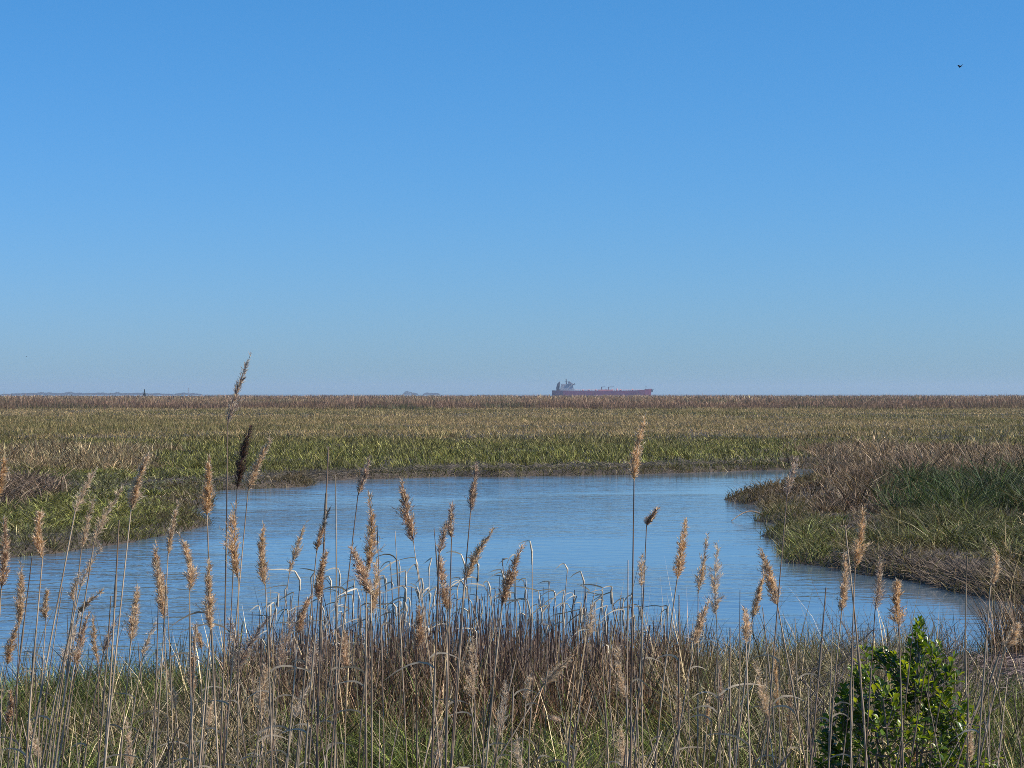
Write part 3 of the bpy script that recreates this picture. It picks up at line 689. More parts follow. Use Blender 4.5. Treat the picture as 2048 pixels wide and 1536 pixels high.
def plume_mesh(A, B, tip_bend, W, colour, style, rng, origin):
    """A plume base, B tip. spikelets on short branches round a bent axis"""
    ax_n = 24; t = np.linspace(0, 1, ax_n)[:, None]
    axis = A * (1 - t) + B * t + tip_bend * (t * t - t)
    L = np.linalg.norm(B - A)
    n_br = {'dense': 150, 'slim': 100, 'sparse': 75, 'fluffy': 120}[style]
    per = {'dense': 8, 'slim': 6, 'sparse': 6, 'fluffy': 7}[style]
    tb = rng.beta(1.1, 1.75, n_br) * 0.98
    base = np.stack([np.interp(tb, t[:, 0], axis[:, k]) for k in range(3)], -1)
    tan = np.stack([np.interp(np.minimum(tb + .04, 1), t[:, 0], axis[:, k]) for k in range(3)], -1) - np.stack([np.interp(np.maximum(tb - .04, 0), t[:, 0], axis[:, k]) for k in range(3)], -1)
    tan /= np.linalg.norm(tan, axis=1)[:, None] + 1e-9
    th = rng.uniform(0, 6.283, n_br)
    rad = np.stack([np.cos(th), np.sin(th), 0 * th], -1)
    spread = {'dense': .55, 'slim': .35, 'sparse': .6, 'fluffy': .8}[style]
    prof = sstep(-0.16, 0.22, tb) * (1 - tb) ** rng.uniform(.8, 1.5) * 1.15 + 0.05
    prof = prof * (0.4 + 1.2 * vnoise(tb * rng.uniform(4, 9) + rng.uniform(0, 50), tb * 0, 3))
    out = rad * (W * 0.5) * prof[:, None] * rng.uniform(0.5, 1.15, (n_br, 1))
    flag = rng.uniform(0, 6.283); lop = rng.uniform(0, .95); stray = np.where(rng.random((n_br, 1)) < .07, 1.9, 1.0)
    out = (out + np.array((math.cos(flag), math.sin(flag), 0)) * (W * .5 * lop) * prof[:, None] * rng.random((n_br, 1))) * stray
    up = tan * (L * (0.09 + 0.10 * rng.random((n_br, 1))) * (1 - 0.5 * tb[:, None]))
    side_drop = np.array((-0.12, 0, -0.10)) * W * prof[:, None] * (rng.random((n_br, 1)) < .3)
    quadsV = []; col = []
    c = np.array(PC[colour])
    for k in range(per):
        f_ = (k + rng.random((n_br, 1))) / per
        p = base + out * f_ ** 0.8 + up * f_ + side_drop * f_ * f_ * 2
        d = out / (np.linalg.norm(out, axis=1)[:, None] + 1e-9) * spread + tan * 0.8 + rng.normal(0, .35, (n_br, 3))
        d /= np.linalg.norm(d, axis=1)[:, None]
        sl = rng.uniform(0.55, 1.25, (n_br, 1)) * 0.024; sw = rng.uniform(.6, 1.3, (n_br, 1)) * (0.0015 if style in ('dense', 'slim') else 0.0012)
        s = np.cross(d, rng.normal(0, 1, (n_br, 3))); s /= np.linalg.norm(s, axis=1)[:, None] + 1e-9
        quadsV.append(np.stack([p, p + d * sl * .45 + s * sw, p + d * sl, p + d * sl * .45 - s * sw], 1))
        cc = c * (.4 + 1.0 * rng.random((n_br, 1))) + rng.normal(0, .015, (n_br, 3)); cr_ = (rng.random((n_br, 1)) < .42) * (colour != 'dark'); cc = cc * (1 - cr_) + np.array((.84, .72, .56)) * cr_; col.append(np.repeat(np.clip(cc, .01, .9)[:, None], 4, 1))
    # thin branch rays
    tipb = base + out + up
    s = np.cross(up + out, rng.normal(0, 1, (n_br, 3))); s /= np.linalg.norm(s, axis=1)[:, None] + 1e-9
    quadsV.append(np.stack([base - s * .0009, base + s * .0009, tipb + s * .0006, tipb - s * .0006], 1)); col.append(np.broadcast_to(c * .8, (n_br, 4, 3)))
    Vq = np.concatenate(quadsV).reshape(-1, 3); C = np.concatenate(col).reshape(-1, 3)
    q = np.arange(len(Vq) // 4)[:, None] * 4 + np.arange(4)
    Vt, qt, _ = tube_np(axis, np.linspace(.0024, .0007, ax_n), 4)
    q = np.concatenate([q, qt + len(Vq)]); Vq = np.concatenate([Vq, Vt]); C = np.concatenate([C, np.broadcast_to(c * .7, (len(Vt), 3))])
    return mesh_np('plume', Vq - origin, q, None, C)

def leaf_strip(p0, d0, L, w, droop, rng, origin, n=7, col=(0.42, 0.35, 0.26)):
    """a dead strap leaf: rises along d0 and hangs over"""
    t = np.linspace(0, 1, n)[:, None]
    c = p0 + d0 * L * t + droop * L * t * t
    s = np.cross(np.gradient(c, axis=0), np.array((0.15, 1.0, 0.1))); s /= np.linalg.norm(s, axis=1)[:, None] + 1e-9
    tw = rng.uniform(-.6, .6); s = s * math.cos(tw) + np.array((0, 1.0, 0)) * math.sin(tw)
    ww = w * .5 * np.sin(np.clip(0.25 + t * .9, 0, 1) * math.pi) ** .6 * (1 - t ** 3) + .0004
    V = np.concatenate([c - s * ww, c + s * ww]) - origin
    q = np.stack([np.arange(n - 1), np.arange(1, n), np.arange(1, n) + n, np.arange(n - 1) + n], -1)
    C = np.array(col) * rng.uniform(.8, 1.2) * np.ones((2 * n, 1))
    return mesh_np('leaf', V, q, None, C)

# tip u, v; plume base u, v; width; colour; style; foot u at the bottom of the frame
R = [(502,708,455,850,20,'mauve','slim',428),(502,848,474,978,16,'dark','dense',440),(541,880,496,982,26,'tan','dense',452),(418,918,414,1030,32,'golden','dense',446),
 (297,910,262,1020,28,'tan','dense',214),(195,930,150,1025,22,'tan','sparse',60),(190,990,162,1105,18,'tan','sparse',96),(258,955,188,1085,24,'tan','sparse',110),
 (84,1020,85,1118,22,'golden','dense',66),(8,915,-6,995,20,'golden','dense',-30),(8,1040,2,1180,22,'brown','dense',-16),(355,1005,336,1110,14,'tan','slim',300),
 (357,1066,379,1185,20,'tan','dense',404),(312,1090,334,1195,22,'brown','dense',336),(312,1128,328,1240,24,'tan','dense',330),(470,1010,477,1162,32,'golden','dense',470),
 (526,1057,531,1172,22,'tan','dense',534),(612,1045,578,1150,22,'tan','slim',520),(660,1015,633,1105,16,'brown','slim',590),(652,1104,636,1205,20,'brown','dense',622),
 (738,915,716,990,20,'mauve','slim',676),(737,985,733,1150,38,'golden','dense',742),(700,1088,742,1190,24,'brown','dense',738),(752,1120,742,1230,18,'tan','dense',728),
 (805,962,827,1085,32,'brown','dense',862),(953,925,941,1025,14,'mauve','dense',908),(905,1010,903,1078,14,'mauve','slim',892),(895,1040,878,1110,16,'mauve','sparse',866),
 (988,1057,930,1160,22,'tan','dense',898),(880,1105,896,1225,32,'brown','dense',900),(1045,1093,1004,1212,26,'brown','dense',985),(1290,833,1268,962,26,'golden','dense',1262),
 (1315,1018,1293,1052,12,'mauve','slim',1262),(1372,1038,1354,1160,28,'golden','dense',1322),(1414,1070,1396,1188,20,'tan','slim',1392),(1436,1093,1433,1235,34,'pale','fluffy',1445),
 (1600,905,1574,992,20,'mauve','sparse',1540),(1522,1095,1555,1212,26,'tan','dense',1600),(1527,1150,1505,1238,20,'tan','slim',1478),(1727,1015,1710,1140,28,'golden','dense',1720),
 (1690,1100,1683,1226,20,'tan','dense',1672),(1758,1115,1750,1222,24,'mauve','fluffy',1728),(1797,1158,1798,1254,28,'golden','dense',1806),(1985,1088,1981,1172,16,'tan','sparse',1962),
 (1488,1215,1492,1290,14,'tan','slim',1496),(1285,1108,1284,1176,18,'pale','sparse',1292),(1417,1205,1388,1292,20,'tan','dense',1362),(42,1128,38,1255,24,'tan','dense',30),
 (38,1240,14,1330,24,'golden','dense',-8),(206,1090,160,1178,28,'pale','sparse',92),(160,1150,148,1205,18,'pale','sparse',112),(96,1180,92,1240,16,'tan','slim',96),
 (275,1172,262,1285,24,'pale','dense',246),(208,1180,156,1228,14,'tan','slim',108),(178,1225,152,1335,22,'brown','slim',136),(186,1232,196,1330,16,'tan','slim',190),
 (238,1230,206,1310,18,'mauve','sparse',184),(312,1240,284,1315,20,'pale','sparse',262),(418,1113,421,1265,30,'tan','dense',404),(394,1252,388,1390,22,'brown','dense',372),
 (388,1250,404,1300,14,'tan','slim',420),(540,1232,478,1330,44,'mauve','fluffy',446),(455,1235,474,1345,44,'mauve','fluffy',486),(592,1210,560,1340,30,'mauve','fluffy',540),
 (535,1320,520,1420,40,'tan','fluffy',530),(500,1355,548,1500,44,'tan','fluffy',556),(620,1195,596,1270,22,'brown','dense',574),(640,1270,618,1345,32,'mauve','fluffy',600),
 (630,1350,588,1440,24,'pale','sparse',572),(428,1400,416,1460,14,'tan','slim',404),(254,1440,262,1540,22,'tan','fluffy',268),(60,1440,84,1520,22,'tan','sparse',98),
 (160,1230,128,1330,22,'pale','sparse',96),(690,1262,694,1340,26,'brown','dense',690),(838,1210,834,1298,30,'brown','dense',842),(946,1268,944,1400,24,'tan','fluffy',950),
 (1012,1360,998,1480,30,'pale','sparse',990),(1152,1308,1086,1372,28,'tan','fluffy',972),(1062,1345,1052,1400,14,'pale','sparse',1040),(1098,1432,1118,1442,18,'brown','fluffy',1146),
 (1236,1290,1252,1400,34,'tan','fluffy',1262),(1242,1445,1256,1540,28,'tan','fluffy',1262),(1186,1205,1176,1275,20,'pale','sparse',1166),(1508,1318,1536,1440,26,'tan','fluffy',1552),
 (1548,1290,1556,1420,16,'golden','slim',1564),(1438,1325,1444,1415,14,'mauve','slim',1460),(1586,1318,1580,1500,28,'brown','fluffy',1592),(1420,1392,1414,1452,14,'tan','slim',1408),
 (1352,1372,1350,1460,16,'tan','slim',1346),(1936,1430,1938,1528,18,'tan','fluffy',1940),(1832,1488,1826,1545,20,'golden','dense',1824),(2036,1248,2012,1294,28,'tan','fluffy',1962),
 (876,1452,868,1545,22,'mauve','fluffy',866),(1036,1468,1048,1545,24,'pale','sparse',1052),(20,1380,12,1450,26,'brown','dense',6),(330,1330,352,1420,20,'tan','sparse',360)]

ORD = ['first', 'second', 'third', 'fourth', 'fifth', 'sixth', 'seventh', 'eighth', 'ninth', 'tenth', 'eleventh', 'twelfth', 'thirteenth', 'fourteenth',
       'fifteenth', 'sixteenth', 'seventeenth', 'eighteenth', 'nineteenth', 'twentieth']
ORD += ['twenty-' + o_ for o_ in ORD[:9]] + ['thirtieth'] + ['thirty-' + o_ for o_ in ORD[:9]] + ['fortieth'] + ['forty-' + o_ for o_ in ORD[:9]] + ['fiftieth'] + ['fifty-' + o_ for o_ in ORD[:9]]
def backdrop(v):
    return 'sky' if v < 788 else 'far marsh' if v < 962 else 'upper water' if v < 1080 else 'lower water' if v < 1240 else 'brown stalks' if v < 1345 else 'bottom grass'
STY = {'dense': 'bushy', 'slim': 'slim', 'sparse': 'thin feathery', 'fluffy': 'loose fluffy'}
cnt = {}
for r_ in sorted(R, key=lambda q_: q_[0]):
    cnt.setdefault((r_[5], r_[6], backdrop(r_[1])), []).append(r_)
def plume_label(r_):
    c_, st_, b_ = r_[5], r_[6], backdrop(r_[1]); same = cnt[(c_, st_, b_)]
    lean = r_[0] - r_[2]; ln = ' leaning right' if lean > 22 else ' leaning left' if lean < -15 else ''
    s_ = f'{c_} {STY[st_]} reed plume{ln}, tip against the {b_}'
    if len(same) > 1: s_ += f', {ORD[same.index(r_)]} such from left'
    return s_

def ground_z(x, y):
    return float(terrain(np.array([x]), np.array([y]))[0])

def reed(r_, k):
    tu, tv, bu, bv, w_, c_, st_, fu = r_
    rng = np.random.default_rng(1000 + k)
    D = rng.uniform(8.8, 10.8) if tv < 1240 else rng.uniform(10.6, 13.0)
    A = at(bu, bv, D); B = at(tu, tv, D + rng.uniform(-.12, .12))
    foot_dir = at(fu, 1700 if bv > 1450 else 1560, D + rng.uniform(-.2, .2))
    gz = ground_z(A[0], D); f_ = (A[2] - gz) / max(A[2] - foot_dir[2], .05)
    G = A + (foot_dir - A) * f_; G[2] = ground_z(G[0], G[1]) - .02
    root = empty('plumed_reed', G); tag(root, plume_label(r_), 'reed', 'plumed reeds in the foreground')
    d = (B - A); bend = np.array((d[0] * .35, 0, 0)) if abs(tu - bu) > 25 else np.array((rng.normal(0, .035), 0, 0))
    P = path(G, A, np.array((rng.normal(0, .02) - np.sign(tu - bu) * .015, 0, 0)), 14)
    rad = np.linspace(.0050, .0023, 14) * rng.uniform(.75, 1.25)
    V_, q_, _ = tube_np(P, rad, 6)
    dark = c_ in ('dark', 'mauve') or rng.random() < .3
    link('stem', mesh_np('stem', V_ - G, q_, None, smooth=True), M_STEM_DARK if dark else M_STEM, root)
    # swollen nodes with dry leaf sheaths
    for j in range(int(rng.integers(2, 4))):
        t = rng.uniform(.35, .85); ls = rng.uniform(.12, .26) / np.linalg.norm(A - G); S = along(P, np.linspace(t, min(t + ls, .99), 4))
        V_, q_, _ = tube_np(S, np.interp(t, [0, 1], [rad[0], rad[-1]]) * np.array((1.12, 1.3, 1.22, 1.04)), 6)
        link('sheath', mesh_np('sheath', V_ - G, q_, None, np.tile(np.array((0.36, 0.29, 0.21)) * rng.uniform(.7, 1.15), (len(V_), 1)), smooth=True), M_DEAD, root)
        if rng.random() < .5 and t < .75:
            sgn = -1 if rng.random() < .65 else 1
            link('leaf', leaf_strip(S[-1], np.array((sgn * .45, .1, .5)), rng.uniform(.15, .38), .008, np.array((sgn * rng.uniform(.1, .5), rng.normal(0, .2), -rng.uniform(.4, .9))), rng, G), M_DEAD, root)
    link('plume', plume_mesh(A, B, bend, w_ * D / F * rng.uniform(.62, .92), c_, st_, rng, G), M_PLUME, root)
for k, r_ in enumerate(R): reed(r_, k)

# ------------------------------------------------------------------ bare stalks without a plume
BARE = [(657,893,640,.0062,'tallest bare reed stalk crossing the far bank'),(671,950,664,.0050,'second tallest bare stalk just right of the tallest one'),(64,1115,22,.0040,None),(222,1192,188,.0045,None),
 (125,1175,92,.004,None),(392,1250,380,.004,None),(1652,1175,1612,.0045,'slanting bare stalk over the water right of the pale plume'),(1690,1050,1722,.0060,'bare stalk leaning left across the right golden plume'),
 (1934,1112,1966,.0055,'bare stalk leaning left over the right bank'),(1480,1180,1478,.003,None),(1525,1215,1520,.003,None),(1590,1235,1604,.003,None),(1460,1255,1458,.004,None),(1358,1190,1350,.004,None),
 (1256,1120,1254,.004,None),(754,1050,757,.003,None),(790,1062,812,.0035,None),(868,1055,866,.003,None),(1100,1300,1090,.003,None),(1937,1310,1936,.004,None),(2005,1290,1925,.0055,None),
 (1990,1310,1900,.005,None),(1300,1250,1262,.006,None),(238,1040,196,.0052,None),(318,1150,302,.004,None)]
rngb = np.random.default_rng(99)
for k in range(140):
    u = rngb.uniform(-10, 2040); v = rngb.uniform(1230, 1470) if k < 64 else rngb.uniform(1310, 1500)
    BARE.append((u, v, u + rngb.normal(-4, 26), rngb.uniform(.0020, .0040), None))
def bare_zone(b_):
    return ('left' if b_[0] < 683 else 'middle' if b_[0] < 1366 else 'right', 'against the water' if b_[1] < 1290 else 'against the bottom grass')
bare_rank = {}
for b_ in sorted((b_ for b_ in BARE if not b_[4]), key=lambda q_: q_[0]): bare_rank.setdefault(bare_zone(b_), []).append(b_)
for k, (tu, tv, fu, rr, lab) in enumerate(BARE):
    rng = np.random.default_rng(3000 + k); D = rng.uniform(9.2, 12.5)
    B = at(tu, tv, D); ft = at(fu, 1536, D + rng.uniform(-.2, .2)); gz = ground_z(B[0], D)
    G = B + (ft - B) * (B[2] - gz) / (B[2] - ft[2]); G[2] = ground_z(G[0], G[1]) - .02
    root = empty('bare_reed_stalk', G)
    zn = bare_zone(BARE[k])
    if not lab: lab = f'thin bare reed stalk ending {zn[1]}, {ORD[bare_rank[zn].index(BARE[k])]} from left in the {zn[0]} third'
    tag(root, lab, 'reed stalk', 'bare reed stalks in the foreground')
    P = path(G, B, np.array((rng.normal(0, .03), 0, 0)), 10)
    V_, q_, _ = tube_np(P, np.linspace(rr * 1.15, rr * .55, 10), 6)
    link('stem', mesh_np('stem', V_ - G, q_, None, smooth=True), M_STEM_DARK if rng.random() < .5 else M_STEM, root)
    for j in range(2):
        t = rng.uniform(.5, .90); S = along(P, np.linspace(t, min(t + .14 / np.linalg.norm(B - G), .98), 3))
        V_, q_, _ = tube_np(S, np.array((1.1, 1.2, .9)) * rr, 6)
        link('sheath', mesh_np('sheath', V_ - G, q_, None, np.tile(np.array((0.34, 0.27, 0.2)) * rng.uniform(.7, 1.15), (len(V_), 1)), smooth=True), M_DEAD, root)
        if j == 0 and rng.random() < .35:
            sgn = -1 if rng.random() < .6 else 1
            link('leaf', leaf_strip(S[-1], np.array((sgn * .4, .1, .6)), rng.uniform(.12, .3), .009, np.array((sgn * .3, 0, -.7)), rng, G), M_DEAD, root)

# ------------------------------------------------------------------ the stand of dead stalks at the water
def stand():
    rng = np.random.default_rng(7)
    # bent-leaf stalks that stand out against the water, one object each
    tops = [(781,1125),(772,1160),(812,1160),(745,1180),(800,1135),(835,1130),(858,1135),(846,1170),(930,1130),(957,1130),(1005,1118),(1030,1115),(1064,1103),(1052,1165),(1135,1138),(1098,1165),
            (1168,1163),(1172,1185),(1205,1182),(1222,1190),(600,1160),(622,1155),(640,1178),(662,1162),(680,1150),(690,1185),(708,1172),(570,1180),(556,1196),(583,1205),(868,1195),(900,1190),(915,1175),
            (980,1175),(990,1195),(1020,1190),(1110,1185),(1125,1200),(1148,1195),(1190,1205),(1245,1215),(1266,1210),(1280,1225),(1322,1235),(1335,1220),(720,1200),(735,1215),(820,1205),(943,1205),(965,1215),
            (1040,1215),(1080,1205),(1160,1225),(1210,1225),(610,1215),(648,1222),(540,1230),(520,1222)]
    tops.sort()
    zones = [('left part' if u < 760 else 'middle' if u < 1080 else 'right part') for u, v in tops]
    for k, (u, v) in enumerate(tops):
        D = rng.uniform(20.5, 26.5); B = at(u, v, D); G = np.array((B[0] + rng.normal(0, .12), D + rng.normal(0, .05), 0)); G[2] = ground_z(G[0], G[1]) - .02
        root = empty('bent_leaf_stalk', G)
        zone = zones[k]; nth = ORD[k - zones.index(zone)]
        tag(root, f'dead stalk with pale bent leaves, {nth} from left in {zone} of brown stand', 'reed stalk', 'bent leaf stalks in the brown stand')
        P = path(G, B, np.array((rng.normal(0, .03), 0, 0)), 7); V_, q_, _ = tube_np(P, np.linspace(.0085, .0045, 7), 5)
        link('stem', mesh_np('stem', V_ - G, q_, None, smooth=True), M_STEM_DARK if rng.random() < .6 else M_STEM, root)
        for j in range(int(rng.integers(1, 5))):
            t = 1.0 if j == 0 else rng.uniform(.66, .98); p = G * (1 - t) + B * t
            L = rng.uniform(.14, .42); c_ = np.array((0.74, 0.66, 0.53)) * rng.uniform(.6, 1.1)
            # pale folded sheath rising to the bend, then the blade streaming to the left
            q0 = p + np.array((rng.normal(.0, .03), 0, rng.uniform(.0, .13)))
            Ls = np.stack([p + np.array((.0, 0, -rng.uniform(.03, .14))), p, q0]); V_, q_, _ = tube_np(Ls, np.array((.005, .0095, .006)) * rng.uniform(.6, 1.4), 4)
            link('sheath', mesh_np('sheath', V_ - G, q_, None, np.tile(c_, (len(V_), 1))), M_DEAD, root)
            link('leaf', leaf_strip(q0, np.array((-rng.uniform(.35, .95), rng.normal(0, .3), rng.uniform(-.25, .45))), L, rng.uniform(.009, .017), np.array((-rng.uniform(-.1, .4), 0, -rng.uniform(.1, 1.0))), rng, G, 8, c_ * .85), M_DEAD, root)
    # the mass of stalks behind and between
    Vs = []; Qs = []; Cs = []; off = 0
    n = 3000
    for k in range(n):
        y = rng.uniform(20.0, 28.6); cxp = 930; uu = cxp + rng.normal(0, 1) * 290
        if uu < 420 or uu > 1420: continue
        x = (uu - CX) * y / F; z = ground_z_fast(x, y)
        dens = math.exp(-((uu - 930) / 430) ** 4)
        h = rng.uniform(.40, .98) * (0.72 + .33 * dens) * (1.0 + (rng.uniform(.1, .42) if rng.random() < .26 else 0))
        lx = rng.normal(0, .07) * h; ly = rng.normal(0, .05) * h
        P = np.array([(x, y, z), (x + lx * .4, y + ly * .4, z + h * .5), (x + lx, y + ly, z + h)])
        r0 = rng.uniform(.0045, .0085); V_, q_, _ = tube_np(P, (r0, r0 * .9, r0 * .6), 3)
        Vs.append(V_); Qs.append(q_ + off); off += len(V_)
        t = rng.random() ** 1.8; c_ = np.array((0.09, 0.048, 0.04)) * (1 - t) + np.array((0.66, 0.52, 0.41)) * t if rng.random() < .8 else np.array((0.09, 0.06, 0.055))
        Cs.append(np.tile(c_, (len(V_), 1)))
    me = mesh_np('dead_reed_stand', np.concatenate(Vs), np.concatenate(Qs), None, np.concatenate(Cs))
    tag(link('dead_reed_stand', me, M_DEAD), 'dense stand of short dead brown reed stalks at the water', 'reeds', kind='stuff')

_gx = np.linspace(-8, 8, 65); _gy = np.linspace(8, 36, 113); _GX, _GY = np.meshgrid(_gx, _gy); _GZ = terrain(_GX, _GY)
def ground_z_fast(x, y):
    i_ = int(np.clip(round((y - 8) / 28 * 112), 0, 112)); j_ = int(np.clip(round((x + 8) / 16 * 64), 0, 64)); return max(_GZ[i_, j_], 0.0)
stand()

# sparse dark thin stalks standing in the shallows along the right near shore
def shore_stalks():
    rng = np.random.default_rng(17); N = 260
    u = np.concatenate([rng.uniform(1360, 1990, 190), rng.uniform(330, 470, 40), rng.uniform(-20, 330, 30)]); y = rng.uniform(24, 31.5, N); x = (u - CX) * y / F
    z = np.maximum(terrain(x, y), -.05); H = rng.uniform(.5, 1.0, N) * np.where(u < 330, .7, 1)
    col = mixc((0.05, 0.055, 0.035), (0.2, 0.17, 0.11), rng.random(N))
    blades('shore_stalks', np.stack([x, y, z], -1), H, rng.uniform(.010, .018, N), rng.uniform(0, 6.28, N), rng.uniform(0, .22, N), rng.uniform(0, .12, N), col, 3, M_GRASS,
           'scattered thin dark stalks in front of the right water edge', 'reeds', rng, face=rng.normal(0, .4, N))
shore_stalks()

# ------------------------------------------------------------------ shrubs at lower right
def branch_chain(rng, p, d, L, r, depth, out):
    n = 5; pts = [p]; q = p.copy(); dd = d.copy()
    for k in range(n):
        dd = dd + rng.normal(0, .22, 3); dd[2] += .05; dd /= np.linalg.norm(dd); q = q + dd * L / n; pts.append(q.copy())
    out.append((np.array(pts), np.linspace(r, r * .55, n + 1)))
    if depth > 0:
        for k in range(int(rng.integers(2, 4))):
            j = int(rng.integers(2, n + 1)); nd = dd + rng.normal(0, .55, 3); nd /= np.linalg.norm(nd)
            branch_chain(rng, pts[j], nd, L * rng.uniform(.5, .75), r * .6, depth - 1, out)

def twig_bush(name, u, v_top, D, spread, n, label, seed, hgt=None):
    rng = np.random.default_rng(seed); c = at(u, v_top, D); gz = ground_z(c[0], D); h = c[2] - gz
    root = empty(name, (c[0], D, gz)); tag(root, label, 'shrub'); O = np.array((c[0], D, gz))
    out = []
    for k in range(n):
        e_ = at(u + rng.uniform(-spread, spread), v_top + rng.uniform(-5, 45), D + rng.uniform(-.25, .25))
        b0 = O + np.array((rng.normal(0, .05), rng.normal(0, .05), 0)); mid_ = b0 + (e_ - b0) * .72
        P = path(b0, mid_, rng.normal(0, .04, 3), 7); V_, q_, _ = tube_np(P, np.linspace(.007, .004, 7), 5)
        st_ = link('stem', mesh_np('stem', V_ - O, q_, None, smooth=True), M_TWIG, root)
        out = []; d = (e_ - mid_); branch_chain(rng, mid_, d / np.linalg.norm(d), np.linalg.norm(d) * .8, .0034, 2, out)
        Vs = []; Qs = []; off = 0
        for pts, rad in out:
            V_, q_, _ = tube_np(pts, rad, 4); Vs.append(V_ - O); Qs.append(q_ + off); off += len(V_)
        link('twig', mesh_np('twig', np.concatenate(Vs), np.concatenate(Qs)), M_TWIG, st_)
twig_bush('bare_twig_bush', 1735, 1225, 12.4, 45, 9, 'bare twiggy bush left of the shrub tip against the water', 51)
twig_bush('bare_twig_bush', 1885, 1238, 12.6, 42, 9, 'bare twiggy bush right of the shrub tip against the water', 52)
twig_bush('bare_twig_bush', 1925, 1320, 12.3, 45, 10, 'bare mauve twigs in front of the litter at right', 53)
twig_bush('bare_twig_bush', 1655, 1300, 12.8, 60, 12, 'bare grey twigs rising left of the green shrub', 54)

def leaf_mat():
    m, n, l, p = new_mat('glossy_shrub_leaf')
    oi = n.new('ShaderNodeObjectInfo'); at_ = n.new('ShaderNodeAttribute'); at_.attribute_name = 'Col'
    nz = n.new('ShaderNodeTexNoise'); nz.inputs['Scale'].default_value = 6; tc = n.new('ShaderNodeTexCoord'); l.new(tc.outputs['Object'], nz.inputs['Vector'])
    mr = n.new('ShaderNodeMapRange'); mr.inputs[3].default_value = .75; mr.inputs[4].default_value = 1.25; l.new(nz.outputs[0], mr.inputs[0])
    mul = n.new('ShaderNodeMath'); mul.operation = 'MULTIPLY_ADD'; mul.inputs[1].default_value = .5; mul.inputs[2].default_value = -.25; l.new(oi.outputs['Random'], mul.inputs[0])
    ad = n.new('ShaderNodeMath'); ad.operation = 'ADD'; l.new(mul.outputs[0], ad.inputs[0]); l.new(mr.outputs[0], ad.inputs[1])
    vm = n.new('ShaderNodeVectorMath'); vm.operation = 'SCALE'; l.new(at_.outputs['Color'], vm.inputs[0]); l.new(ad.outputs[0], vm.inputs['Scale'])
    l.new(vm.outputs[0], p.inputs['Base Color']); p.inputs['Roughness'].default_value = .32; p.inputs['Specular IOR Level'].default_value = .5
    tr = n.new('ShaderNodeBsdfTranslucent'); tm = n.new('ShaderNodeMix'); tm.data_type = 'RGBA'; tm.blend_type = 'MULTIPLY'; tm.inputs[0].default_value = 1
    l.new(vm.outputs[0], tm.inputs[6]); tm.inputs[7].default_value = (2.6, 2.2, 0.5, 1); l.new(tm.outputs[2], tr.inputs['Color'])
    mx = n.new('ShaderNodeMixShader'); mx.inputs[0].default_value = .35; l.new(p.outputs[0], mx.inputs[1]); l.new(tr.outputs[0], mx.inputs[2]); l.new(mx.outputs[0], n['Material Output'].inputs['Surface'])
    return m
M_LEAF = leaf_mat()

def leaf_geo(rng, teeth):
    """unit leaf along +Y, folded on its midrib, wedge base, a few teeth near the tip"""
    prof = [(0, .02), (.25, .10), (.5, .21), (.66, .26), (.76, .21 if teeth else .24), (.84, .22 if teeth else .18), (.93, .10), (1, .0)]
    V = []; 
    for y, w_ in prof:
        cz = -.12 * y * y
        V += [(-w_, y, cz + w_ * .45), (0, y, cz), (w_, y, cz + w_ * .45)]
    q = []
    for k in range(len(prof) - 1):
        b = k * 3; q += [(b, b + 1, b + 4, b + 3), (b + 1, b + 2, b + 5, b + 4)]
    return np.array(V), np.array(q)

